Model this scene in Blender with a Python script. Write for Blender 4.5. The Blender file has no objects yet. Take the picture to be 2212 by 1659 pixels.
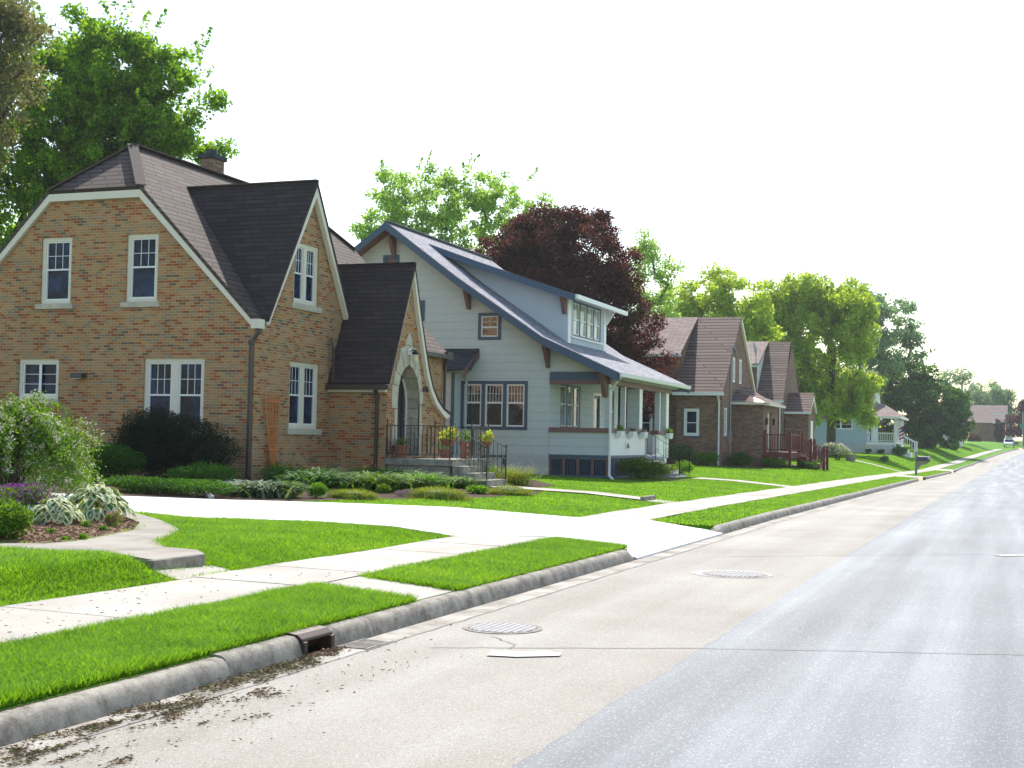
import bpy, math, random
import numpy as np
from mathutils import Vector, Matrix
from mathutils.geometry import tessellate_polygon
random.seed(7); RNG = np.random.default_rng(11)
R = math.radians
S = bpy.context.scene
COL = S.collection

# ---------------------------------------------------------------- camera, sky, sun, exposure
EYE = 1.65
def make_camera():
    psi, phi, rho = R(20.55), R(2.37), R(1.1)
    f = Vector((-math.sin(psi)*math.cos(phi), math.cos(psi)*math.cos(phi), math.sin(phi)))
    r = Vector((math.cos(psi), math.sin(psi), 0)); u = r.cross(f)
    r2 = r*math.cos(rho)+u*math.sin(rho); u2 = u*math.cos(rho)-r*math.sin(rho)
    cam = bpy.data.cameras.new('camera'); o = bpy.data.objects.new('camera', cam); COL.objects.link(o)
    o.matrix_world = Matrix(((r2.x,u2.x,-f.x,0),(r2.y,u2.y,-f.y,0),(r2.z,u2.z,-f.z,EYE),(0,0,0,1)))
    cam.sensor_width = 36; cam.lens = 2900/2212*36; cam.clip_end = 8000; cam.clip_start = .05
    S.camera = o
make_camera()
SUN_EL, SUN_AZ = R(48), R(19)          # azimuth counted from +Y (down the street) towards -X
w = bpy.data.worlds.new('World'); S.world = w; w.use_nodes = True
nt = w.node_tree; bg = nt.nodes['Background']
sky = nt.nodes.new('ShaderNodeTexSky'); sky.sky_type = 'NISHITA'; sky.sun_disc = False
sky.sun_elevation = SUN_EL; sky.sun_rotation = -SUN_AZ
sky.air_density = 1.3; sky.dust_density = 1.0; sky.ozone_density = 1.0; sky.altitude = 0
nt.links.new(sky.outputs[0], bg.inputs[0]); bg.inputs[1].default_value = .14
sl = bpy.data.lights.new('sun', 'SUN'); sl.energy = 4.2; sl.angle = R(.55); sl.color = (1, .955, .89)
so = bpy.data.objects.new('sun', sl); COL.objects.link(so)
sd = Vector((-math.sin(SUN_AZ)*math.cos(SUN_EL), math.cos(SUN_AZ)*math.cos(SUN_EL), math.sin(SUN_EL)))
so.rotation_euler = sd.to_track_quat('Z', 'Y').to_euler()
S.view_settings.view_transform = 'Standard'; S.view_settings.look = 'None'
S.view_settings.exposure = .79; S.view_settings.gamma = 1
S.cycles.max_bounces = 8; S.cycles.transparent_max_bounces = 8

# ---------------------------------------------------------------- terrain functions
GD = [(-60,0),(30,0),(78,-.22),(122,-.5),(165,-.3),(200,.4),(250,1.6),(400,3.5),(900,6),(9000,6)]
LD = [(-60,0),(36,0),(44,-.08),(56,-.06),(70,.05),(110,.25),(140,.5),(200,1.3),(250,2.2),(400,3.5),(900,6),(9000,6)]
GP = [(-60,.75),(-16,.55),(-13,.45),(-9.7,.36),(-7.7,.21),(-6.2,.19),(-5.0,.15)]
def lin(T, t):
    if t <= T[0][0]: return T[0][1]
    for (a,b),(c,d) in zip(T, T[1:]):
        if t <= c: return b+(d-b)*(t-a)/(c-a)
    return T[-1][1]
def bend(Y):
    if Y < 130: return 0
    t = (min(Y,300)-130)/120
    return 5.4*t*t + (max(0,Y-300))*.128
def gz(X, Y):
    X -= bend(Y)
    p = lin(GP, X) if X < -4.95 else 0
    if X < -7.7 and Y < 20: p += lin([(-11,0),(-9.7,.03),(-8.5,.07),(-7.7,0)], X)*min(1, (20-Y)/3)
    if -11 < X < -7.7 and Y < 12: p += lin([(-11,0),(-9.2,.05),(-8.2,.12),(-7.95,.05),(-7.7,0)], X)*min(1, 12-Y)
    if X > 5: p = .19
    w_ = max(0, min(1, (X+11)/3.3))
    return p+lin(GD,Y)*w_+lin(LD,Y)*(1-w_)
def roadz(Y): return lin(GD, Y)

# ---------------------------------------------------------------- node helpers / materials
class NM:
    def __init__(s, name):
        s.m = bpy.data.materials.new(name); s.m.use_nodes = True
        s.n = s.m.node_tree.nodes; s.l = s.m.node_tree.links
        s.b = s.n['Principled BSDF']; s.out = s.n['Material Output']
    def new(s, t, **k):
        x = s.n.new('ShaderNode'+t)
        for a, v in k.items(): setattr(x, a, v)
        return x
    def put(s, sock, v):
        if isinstance(v, (int, float)): sock.default_value = v
        elif isinstance(v, tuple): sock.default_value = v if len(v) == 4 or sock.type == 'VECTOR' else v+(1,)
        else: s.l.new(v, sock)
    def math(s, op, a, b=None, c=None):
        x = s.new('Math', operation=op); s.put(x.inputs[0], a)
        if b is not None: s.put(x.inputs[1], b)
        if c is not None: s.put(x.inputs[2], c)
        return x.outputs[0]
    def pos(s):
        g = s.new('NewGeometry'); return g.outputs['Position']
    def island(s):
        g = s.new('NewGeometry'); return g.outputs['Random Per Island']
    def sep(s, v):
        x = s.new('SeparateXYZ'); s.l.new(v, x.inputs[0]); return x.outputs
    def comb(s, x, y, z=0.0):
        c = s.new('CombineXYZ'); s.put(c.inputs[0], x); s.put(c.inputs[1], y); s.put(c.inputs[2], z); return c.outputs[0]
    def noise(s, scale, vec=None, detail=4, rough=.55, col=False):
        x = s.new('TexNoise'); x.inputs['Scale'].default_value = scale; x.inputs['Detail'].default_value = detail
        x.inputs['Roughness'].default_value = rough
        s.l.new(vec if vec is not None else s.pos(), x.inputs['Vector'])
        return x.outputs['Color' if col else 'Fac']
    def ramp(s, fac, stops, interp='LINEAR'):
        x = s.new('ValToRGB'); x.color_ramp.interpolation = interp; s.l.new(fac, x.inputs[0])
        e = x.color_ramp.elements
        while len(e) < len(stops): e.new(.5)
        for k, (p, c) in zip(e, stops):
            k.position = p; k.color = (c+(1,)) if isinstance(c, tuple) else (c, c, c, 1)
        return x.outputs[0]
    def mix(s, fac, a, b, mode='MIX'):
        x = s.new('Mix', data_type='RGBA', blend_type=mode)
        s.put(x.inputs[0], fac); s.put(x.inputs[6], a); s.put(x.inputs[7], b); return x.outputs[2]
    def bump(s, h, dist=.01, strength=1.0, normal=None):
        x = s.new('Bump'); x.inputs['Distance'].default_value = dist; x.inputs['Strength'].default_value = strength
        s.l.new(h, x.inputs['Height'])
        if normal is not None: s.l.new(normal, x.inputs['Normal'])
        return x.outputs[0]
    def base(s, c, rough=.8, spec=.5, normal=None, metal=0):
        s.put(s.b.inputs['Base Color'], c); s.put(s.b.inputs['Roughness'], rough); s.b.inputs['Metallic'].default_value = metal
        s.b.inputs['Specular IOR Level'].default_value = spec
        if normal is not None: s.l.new(normal, s.b.inputs['Normal'])
        return s.m

def m_plain(name, c, rough=.6, spec=.4, var=.12, scale=6, metal=0, bump=0):
    t = NM(name); n = t.noise(scale, detail=6)
    f = t.math('MULTIPLY_ADD', n, 2*var, 1-var)
    col = t.mix(1.0, c, f, 'MULTIPLY')
    return t.base(col, rough, spec, t.bump(n, bump) if bump else None, metal)

def m_brick(name, ramp, mortar, bw=.205, rh=.0677, ms=.0055, dirt=.25):
    t = NM(name); p = t.sep(t.pos()); u = t.math('ADD', p[0], p[1])
    b = t.new('TexBrick'); b.offset = .5
    t.l.new(t.comb(u, p[2]), b.inputs['Vector'])
    for k, v in dict(Scale=1, **{'Mortar Size':ms, 'Mortar Smooth':.3, 'Bias':0, 'Brick Width':bw, 'Row Height':rh}).items(): b.inputs[k].default_value = v
    b.inputs['Color1'].default_value = (0,0,0,1); b.inputs['Color2'].default_value = (1,1,1,1); b.inputs['Mortar'].default_value = (.5,.5,.5,1)
    c = t.ramp(b.outputs['Color'], ramp, 'CONSTANT')
    n = t.noise(40, detail=5); n2 = t.noise(.9, detail=5)
    c = t.mix(1.0, c, t.math('MULTIPLY_ADD', n, .5, .75), 'MULTIPLY')
    c = t.mix(b.outputs['Fac'], c, mortar)
    c = t.mix(1.0, c, t.math('MULTIPLY_ADD', n2, dirt*2, 1-dirt), 'MULTIPLY')
    h = t.math('SUBTRACT', t.math('MULTIPLY', n, .35), b.outputs['Fac'])
    return t.base(c, .88, .25, t.bump(h, .006, .8))

def m_shingle(name, cols, sl, rh=.14, bw=.3, dirt=.2, gap=.009, bumpd=.02):
    """sl = sine of the pitch: rows are rh metres apart up the slope"""
    t = NM(name); p = t.sep(t.pos()); u = t.math('ADD', p[0], p[1]); v = t.math('DIVIDE', p[2], sl)
    b = t.new('TexBrick'); b.offset = .5; b.offset_frequency = 2
    vv = t.math('ADD', v, t.math('MULTIPLY', t.noise(1.2, detail=2), .03))
    t.l.new(t.comb(u, vv), b.inputs['Vector'])
    for k, x in dict(Scale=1, **{'Mortar Size':gap, 'Mortar Smooth':.2, 'Bias':0, 'Brick Width':bw, 'Row Height':rh}).items(): b.inputs[k].default_value = x
    b.inputs['Color1'].default_value = (0,0,0,1); b.inputs['Color2'].default_value = (1,1,1,1); b.inputs['Mortar'].default_value = (.3,.3,.3,1)
    c = t.ramp(b.outputs['Color'], cols)
    n = t.noise(60, detail=4); n2 = t.noise(.6, detail=5)
    c = t.mix(1.0, c, t.math('MULTIPLY_ADD', n, .6, .7), 'MULTIPLY')
    c = t.mix(1.0, c, t.math('MULTIPLY_ADD', n2, dirt*2, 1-dirt), 'MULTIPLY')
    dk = t.mix(1.0, c, (.35,.33,.33), 'MULTIPLY')
    c = t.mix(t.math('MULTIPLY', b.outputs['Fac'], .75), c, dk)
    fr = t.math('FRACT', t.math('DIVIDE', vv, rh))
    h = t.math('SUBTRACT', t.math('SUBTRACT', t.math('MULTIPLY', n, .2), fr), t.math('MULTIPLY', b.outputs['Fac'], .5))
    return t.base(c, .9, .25, t.bump(h, bumpd, .9))

def m_siding(name, c, pitch=.2, dark=.55, var=.08, rough=.65):
    t = NM(name); p = t.sep(t.pos())
    fr = t.math('FRACT', t.math('DIVIDE', p[2], pitch))
    line = t.math('LESS_THAN', fr, .018/pitch)
    n = t.noise(3, detail=7, rough=.6); n3 = t.noise(70, t.comb(p[0], p[1], t.math('MULTIPLY', p[2], .35)), detail=2)
    k = t.math('MULTIPLY_ADD', n, 2*var, 1-var)
    cc = t.mix(1.0, c, k, 'MULTIPLY')
    cc = t.mix(t.math('MULTIPLY', line, 1-dark), cc, tuple(x*.3 for x in c))
    h = t.math('ADD', t.math('MULTIPLY', fr, -1.0), t.math('MULTIPLY', n3, .15))
    return t.base(cc, rough, .35, t.bump(h, .012, .7))

def m_leaf(name, cols, trans=.45, rough=.62, tcol=None, spec=.14):
    t = NM(name); r = t.island()
    if name == 'grass_blade':
        n = t.math('ADD', t.math('MULTIPLY', t.noise(.55, detail=3), .9), t.math('MULTIPLY', t.noise(3.2, detail=4), .8))
        f = t.math('ADD', t.math('MULTIPLY', r, .45), t.math('MULTIPLY_ADD', n, 1.0, -.62))
    else:
        n = t.noise(.9, detail=3)
        f = t.math('ADD', t.math('MULTIPLY', r, .65), t.math('MULTIPLY_ADD', n, .7, -.17))
    c = t.ramp(f, [(i/(len(cols)-1), k) for i, k in enumerate(cols)])
    t.base(c, rough, spec)
    tr = t.new('BsdfTranslucent')
    tc = t.mix(1.0, c, tcol or (1.6,1.35,.5), 'MULTIPLY')
    t.l.new(tc, tr.inputs[0])
    mx = t.new('MixShader'); mx.inputs[0].default_value = trans
    t.l.new(t.b.outputs[0], mx.inputs[1]); t.l.new(tr.outputs[0], mx.inputs[2]); t.l.new(mx.outputs[0], t.out.inputs[0])
    return t.m

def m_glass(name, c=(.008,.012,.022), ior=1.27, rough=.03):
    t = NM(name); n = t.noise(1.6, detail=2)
    t.base(t.ramp(t.noise(2.3, detail=5, rough=.7), [(.42,c),(.62,(c[0]*2.5,c[1]*3.5,c[2]*4.5))]), rough, .5, t.bump(t.noise(1.1, detail=1), .01, .12))  # bluish patches painted into the pane colour imitate reflected trees
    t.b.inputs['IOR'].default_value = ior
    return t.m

def m_bark(name, c=(.10,.08,.06)):
    t = NM(name); p = t.sep(t.pos())
    n = t.noise(14, t.comb(p[0], p[1], t.math('MULTIPLY', p[2], .18)), detail=6)
    return t.base(t.mix(n, tuple(x*.5 for x in c), tuple(x*1.6 for x in c)), .95, .15, t.bump(n, .02))

M = {}
M['brick'] = m_brick('tan_brick', [(0,(.41,.245,.12)),(.16,(.36,.215,.11)),(.30,(.29,.215,.13)),(.38,(.41,.20,.08)),(.50,(.33,.105,.04)),(.58,(.41,.24,.105)),(.70,(.28,.085,.035)),(.78,(.255,.19,.12)),(.86,(.37,.15,.06)),(.95,(.15,.105,.07))], (.52,.385,.22), ms=.006, dirt=.18)
M['brick_red'] = m_brick('brown_brick', [(0,(.25,.135,.095)),(.2,(.20,.11,.08)),(.4,(.28,.16,.11)),(.6,(.17,.10,.075)),(.8,(.23,.13,.095)),(.9,(.30,.18,.125))], (.26,.20,.16), dirt=.2)
M['stone'] = m_plain('limestone', (.50,.45,.35), .85, .3, .35, 5, bump=.02)
t = NM('limestone_blocks'); p = t.sep(t.pos()); b = t.new('TexBrick'); t.l.new(t.comb(t.math('ADD', p[0], p[1]), p[2]), b.inputs['Vector'])
for k, v in {'Scale':1,'Mortar Size':.008,'Brick Width':.42,'Row Height':.27,'Mortar Smooth':.5}.items(): b.inputs[k].default_value = v
b.inputs['Color1'].default_value = (.50,.45,.35,1); b.inputs['Color2'].default_value = (.38,.35,.28,1); b.inputs['Mortar'].default_value = (.28,.25,.2,1)
n = t.noise(9, detail=6); t.base(t.mix(1.0, b.outputs['Color'], t.math('MULTIPLY_ADD', n, .8, .6), 'MULTIPLY'), .9, .2, t.bump(t.math('SUBTRACT', n, b.outputs['Fac']), .015))
M['stone_blocks'] = t.m
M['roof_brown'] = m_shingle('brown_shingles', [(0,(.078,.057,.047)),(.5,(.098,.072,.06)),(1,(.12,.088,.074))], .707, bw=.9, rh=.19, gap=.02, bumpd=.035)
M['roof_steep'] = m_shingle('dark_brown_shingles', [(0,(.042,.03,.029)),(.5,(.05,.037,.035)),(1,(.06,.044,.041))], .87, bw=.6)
M['roof_grey'] = m_shingle('grey_shingles', [(0,(.21,.205,.225)),(.5,(.27,.262,.285)),(1,(.33,.32,.35))], .5)
M['roof_red'] = m_shingle('reddish_shingles', [(0,(.21,.155,.13)),(.5,(.26,.19,.165)),(1,(.30,.225,.195))], .6)
M['roof_ribbed'] = m_shingle('thick_brown_shingles', [(0,(.15,.10,.078)),(.5,(.185,.125,.10)),(1,(.22,.155,.125))], .7, rh=.25, bw=4, gap=.045, bumpd=.09)
M['roof_slate'] = m_shingle('dark_slate_shingles', [(0,(.04,.045,.055)),(1,(.07,.075,.09))], .6)
M['cream'] = m_plain('cream_paint', (.72,.66,.54), .5, .4, .06)
M['white'] = m_plain('white_paint', (.80,.80,.79), .4, .45, .04)
M['brown_metal'] = m_plain('brown_metal', (.055,.038,.03), .45, .5, .15)
M['black_iron'] = m_plain('black_iron', (.012,.012,.013), .4, .5, .1)
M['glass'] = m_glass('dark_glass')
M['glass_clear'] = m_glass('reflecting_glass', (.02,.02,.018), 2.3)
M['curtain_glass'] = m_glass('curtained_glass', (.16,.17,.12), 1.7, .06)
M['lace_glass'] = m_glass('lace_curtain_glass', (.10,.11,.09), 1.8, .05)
M['siding_blue'] = m_siding('bluegrey_siding', (.55,.61,.61), .29, .72)
M['stucco_blue'] = m_plain('bluegrey_stucco', (.58,.62,.66), .8, .3, .07, 2.5, bump=.01)
M['navy'] = m_plain('slate_blue_paint', (.062,.105,.165), .5, .4, .12)
M['mauve'] = m_plain('mauve_paint', (.20,.105,.095), .55, .4, .12)
M['concrete_base'] = m_plain('painted_foundation', (.48,.50,.52), .85, .2, .12, 3, bump=.01)
M['terracotta'] = m_plain('terracotta', (.33,.13,.07), .8, .3, .15)
M['cedar'] = m_plain('cedar_stake', (.60,.20,.06), .75, .3, .15)
M['red_deck'] = m_plain('barn_red_stain', (.15,.028,.024), .55, .4, .15)
M['copper'] = m_plain('copper_sheet', (.55,.30,.20), .5, .5, .2, metal=.35)
M['pale_siding'] = m_siding('pale_blue_siding', (.42,.52,.62), .2, .7)
M['white_siding'] = m_siding('white_siding', (.72,.73,.70), .2, .7)
M['door_purple'] = m_plain('dark_plum_paint', (.045,.028,.04), .45, .4, .15)
M['lamp_glass'] = m_plain('frosted_lamp_glass', (.68,.62,.42), .3, .5, .05)
M['dark'] = m_plain('dark_void', (.008,.008,.009), .9, .1)
M['wood_grey'] = m_plain('weathered_wood', (.28,.24,.21), .85, .2, .25, 12)
M['bark'] = m_bark('bark'); M['bark_grey'] = m_bark('grey_bark', (.16,.14,.12))
M['mulch'] = m_plain('mulch', (.32,.205,.135), .95, .1, .75, 35, bump=.05)
M['cap_brown'] = m_plain('brown_ridge_shingle', (.12,.09,.077), .9, .2, .3, 18)
M['soil'] = m_plain('dark_mulch', (.085,.055,.04), .95, .1, .6, 30, bump=.04)
M['maple'] = m_leaf('maple_leaf', [(.04,.11,.015),(.11,.24,.022),(.23,.40,.03),(.42,.58,.045)], .55, tcol=(1.5,1.45,.6))
M['brownleaf'] = m_leaf('olive_leaf', [(.12,.13,.07),(.21,.20,.12),(.20,.26,.09),(.32,.28,.19)], .5, tcol=(1.2,1.0,.6))
M['lightleaf'] = m_leaf('light_green_leaf', [(.12,.22,.05),(.22,.37,.07),(.33,.50,.10),(.42,.58,.14)], .55, tcol=(1.4,1.35,.8))
M['redleaf'] = m_leaf('crimson_leaf', [(.028,.016,.014),(.048,.024,.02),(.085,.038,.028),(.17,.06,.045)], .38, tcol=(1.9,.8,.6))
M['yellowgreen'] = m_leaf('yellow_green_leaf', [(.14,.24,.035),(.26,.39,.05),(.40,.53,.07),(.52,.62,.10)], .58, tcol=(1.4,1.3,.6))
M['darkleaf'] = m_leaf('dark_green_leaf', [(.016,.06,.012),(.035,.11,.018),(.065,.18,.025),(.13,.29,.035)], .42)
M['lily_shade'] = m_leaf('shaded_daylily_leaf', [(.010,.045,.006),(.022,.09,.010),(.06,.19,.018),(.14,.33,.035)], .35)  # darker copy for unlit daylilies, the shade put into the leaf colour
M['blueleaf'] = m_leaf('grey_green_leaf', [(.09,.17,.10),(.16,.27,.15),(.24,.37,.20),(.31,.44,.26)], .5, tcol=(1.2,1.2,.8))
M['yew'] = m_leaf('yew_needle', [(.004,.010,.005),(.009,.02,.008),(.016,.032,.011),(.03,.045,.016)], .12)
M['shrub'] = m_leaf('shrub_leaf', [(.035,.09,.012),(.08,.18,.018),(.13,.27,.025),(.20,.36,.03)], .4)
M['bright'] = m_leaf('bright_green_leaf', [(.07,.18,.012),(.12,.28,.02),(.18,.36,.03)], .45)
M['heath'] = m_leaf('heath_sprig', [(.11,.17,.025),(.17,.24,.035),(.24,.30,.06),(.30,.27,.10)], .4)
M['bluehosta'] = m_leaf('grey_green_foliage', [(.06,.12,.07),(.11,.18,.11),(.18,.26,.17),(.26,.34,.24)], .3)
M['blossom'] = m_leaf('white_blossom', [(.55,.50,.40),(.65,.60,.50),(.50,.42,.36)], .35, tcol=(1,1,.9))
M['purple'] = m_leaf('purple_flower', [(.11,.03,.14),(.19,.06,.22),(.26,.10,.28)], .35, tcol=(1.2,.9,1.2))
M['pink'] = m_leaf('pink_flower', [(.35,.04,.12),(.5,.08,.2),(.28,.03,.10)], .35, tcol=(1.2,.9,1.1))
M['orange'] = m_leaf('orange_flower', [(.55,.16,.05),(.65,.25,.08),(.5,.12,.08)], .35, tcol=(1.2,.9,.7))
M['hosta_in'] = m_leaf('hosta_green', [(.06,.14,.03),(.10,.20,.04),(.14,.25,.05)], .35)
M['hosta_rim'] = m_leaf('hosta_cream_edge', [(.55,.60,.34),(.66,.68,.45)], .4, tcol=(1.1,1.1,.8))
M['grassblade'] = m_leaf('grass_blade', [(.09,.19,.016),(.16,.31,.02),(.24,.41,.027),(.37,.50,.06)], .5, tcol=(1.35,1.4,.45))
t = NM('aged_path_concrete'); n = t.noise(1.3, detail=7, rough=.65); n2 = t.noise(120, detail=3)
c = t.ramp(t.math('ADD', t.math('MULTIPLY', n, .75), t.math('MULTIPLY', n2, .25)), [(.3,(.20,.175,.145)),(.5,(.32,.285,.24)),(.7,(.40,.365,.31))])
M['oldwalk'] = t.base(c, .9, .2, t.bump(n2, .004))
t = NM('lawn'); n = t.noise(2.2, detail=6); n2 = t.noise(55, detail=4)
c = t.ramp(t.math('ADD', t.math('MULTIPLY', n, .5), t.math('MULTIPLY', n2, .5)), [(.3,(.045,.12,.008)),(.5,(.10,.25,.012)),(.7,(.17,.34,.018))])
M['lawn'] = t.base(c, .9, .1, t.bump(n2, .05, 1))
t = NM('sidewalk_concrete'); n = t.noise(1.1, detail=6); n2 = t.noise(180, detail=3)
c = t.ramp(t.math('ADD', t.math('MULTIPLY', n, .7), t.math('MULTIPLY', n2, .3)), [(.3,(.33,.29,.24)),(.5,(.44,.40,.34)),(.7,(.51,.475,.42))])
st_ = t.noise(.45, detail=3); c = t.mix(1.0, c, t.ramp(st_, [(.3,.78),(.6,1.0)]), 'MULTIPLY')
M['walk'] = t.base(c, .85, .3, t.bump(n2, .003))
t = NM('driveway_concrete'); n = t.noise(.8, detail=6); n2 = t.noise(150, detail=3)
c = t.ramp(t.math('ADD', t.math('MULTIPLY', n, .7), t.math('MULTIPLY', n2, .3)), [(.3,(.62,.61,.59)),(.5,(.74,.73,.70)),(.7,(.80,.79,.77))])
M['drive'] = t.base(c, .8, .35, t.bump(n2, .002))
t = NM('kerb_concrete'); n = t.noise(4.5, detail=10, rough=.78); n2 = t.noise(90, detail=3)
c = t.ramp(t.math('ADD', t.math('MULTIPLY', n, .8), t.math('MULTIPLY', n2, .2)), [(.34,(.07,.06,.048)),(.44,(.21,.185,.15)),(.56,(.36,.325,.27)),(.7,(.46,.42,.36))])
M['kerb'] = t.base(c, .9, .25, t.bump(n, .008))
def m_road(name, lo, mid, hi, rough, spec, streak):
    t = NM(name); p = t.sep(t.pos())
    big = t.noise(.35, detail=6); agg = t.noise(95, detail=3, rough=.7); fine = t.noise(260, detail=2, rough=.6)
    st = t.noise(1.0, t.comb(t.math('MULTIPLY', p[0], 1.6), t.math('MULTIPLY', p[1], .05), 0.0), detail=5)
    f = t.math('ADD', t.math('ADD', t.math('MULTIPLY', big, .35), t.math('MULTIPLY', agg, .4)), t.math('MULTIPLY', st, streak))
    f = t.math('MULTIPLY', f, 1/(.75+streak))
    c = t.ramp(f, [(.33,lo),(.5,mid),(.66,hi)])
    vo = t.new('TexVoronoi'); vo.inputs['Scale'].default_value = 120; t.l.new(t.pos(), vo.inputs['Vector'])
    spk = t.math('GREATER_THAN', t.sep(vo.outputs['Color'])[0], .93)
    c = t.mix(t.math('MULTIPLY', spk, .45), c, (.6,.59,.57))
    dk = t.math('LESS_THAN', t.sep(vo.outputs['Color'])[1], .05)
    c = t.mix(t.math('MULTIPLY', dk, .5), c, (.08,.075,.07))
    rr = t.math('MULTIPLY_ADD', st, -.35 if streak else 0, rough)
    return t.base(c, rr, spec, t.bump(t.math('ADD', agg, fine), .006, .6))
M['road'] = m_road('worn_road', (.21,.188,.15), (.31,.28,.235), (.41,.378,.33), .9, .15, .15)
M['asphalt'] = m_road('grey_asphalt', (.095,.10,.106), (.155,.161,.17), (.28,.29,.30), .74, .25, .85)
t = NM('gutter_concrete'); n = t.noise(2.2, detail=7, rough=.65); n2 = t.noise(140, detail=3)
c = t.ramp(t.math('ADD', t.math('MULTIPLY', n, .75), t.math('MULTIPLY', n2, .25)), [(.34,(.15,.125,.10)),(.48,(.33,.295,.25)),(.62,(.46,.42,.37))])
M['gutter'] = t.base(c, .9, .2, t.bump(n2, .003))
M['iron'] = m_plain('cast_iron', (.36,.36,.38), .35, .6, .2, 20, metal=.5, bump=.004)
t = NM('waffle_iron'); ch = t.new('TexChecker'); ch.inputs['Scale'].default_value = 9; t.l.new(t.pos(), ch.inputs['Vector'])
br = t.new('TexBrick'); br.offset = 0; t.l.new(t.pos(), br.inputs['Vector'])
for k, v in {'Scale':1,'Mortar Size':.012,'Brick Width':.06,'Row Height':.06,'Mortar Smooth':.3}.items(): br.inputs[k].default_value = v
nn = t.noise(14, detail=5); cc = t.mix(br.outputs['Fac'], (.38,.37,.36), (.14,.13,.125)); t.base(t.mix(1.0, cc, t.math('MULTIPLY_ADD', nn, .8, .6), 'MULTIPLY'), .75, .25, t.bump(br.outputs['Fac'], .006, -1), 0)
M['waffle'] = t.m
M['rust'] = m_plain('rusty_iron', (.065,.038,.03), .6, .4, .3, 14, metal=.2)
M['crack'] = m_plain('tar_filled_joint', (.19,.18,.165), .8, .3, .3, 20)
M['patch'] = m_plain('pale_patch', (.50,.48,.43), .85, .3, .15, 8)
M['debris'] = m_plain('dry_seed_debris', (.23,.165,.10), .95, .1, .5, 40)
M['drygreen'] = m_plain('wilted_green_debris', (.18,.175,.08), .95, .1, .5, 40)
M['black_box'] = m_plain('dark_blue_metal', (.03,.035,.07), .35, .5, .1)
M['car'] = m_plain('white_car_paint', (.75,.76,.78), .25, .6, .03)
M['tyre'] = m_plain('rubber', (.02,.02,.02), .8, .3)
M['green_sign'] = m_plain('green_sign', (.03,.22,.16), .4, .4, .05)
M['dish'] = m_plain('grey_dish', (.25,.26,.28), .4, .5, .05)

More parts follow.
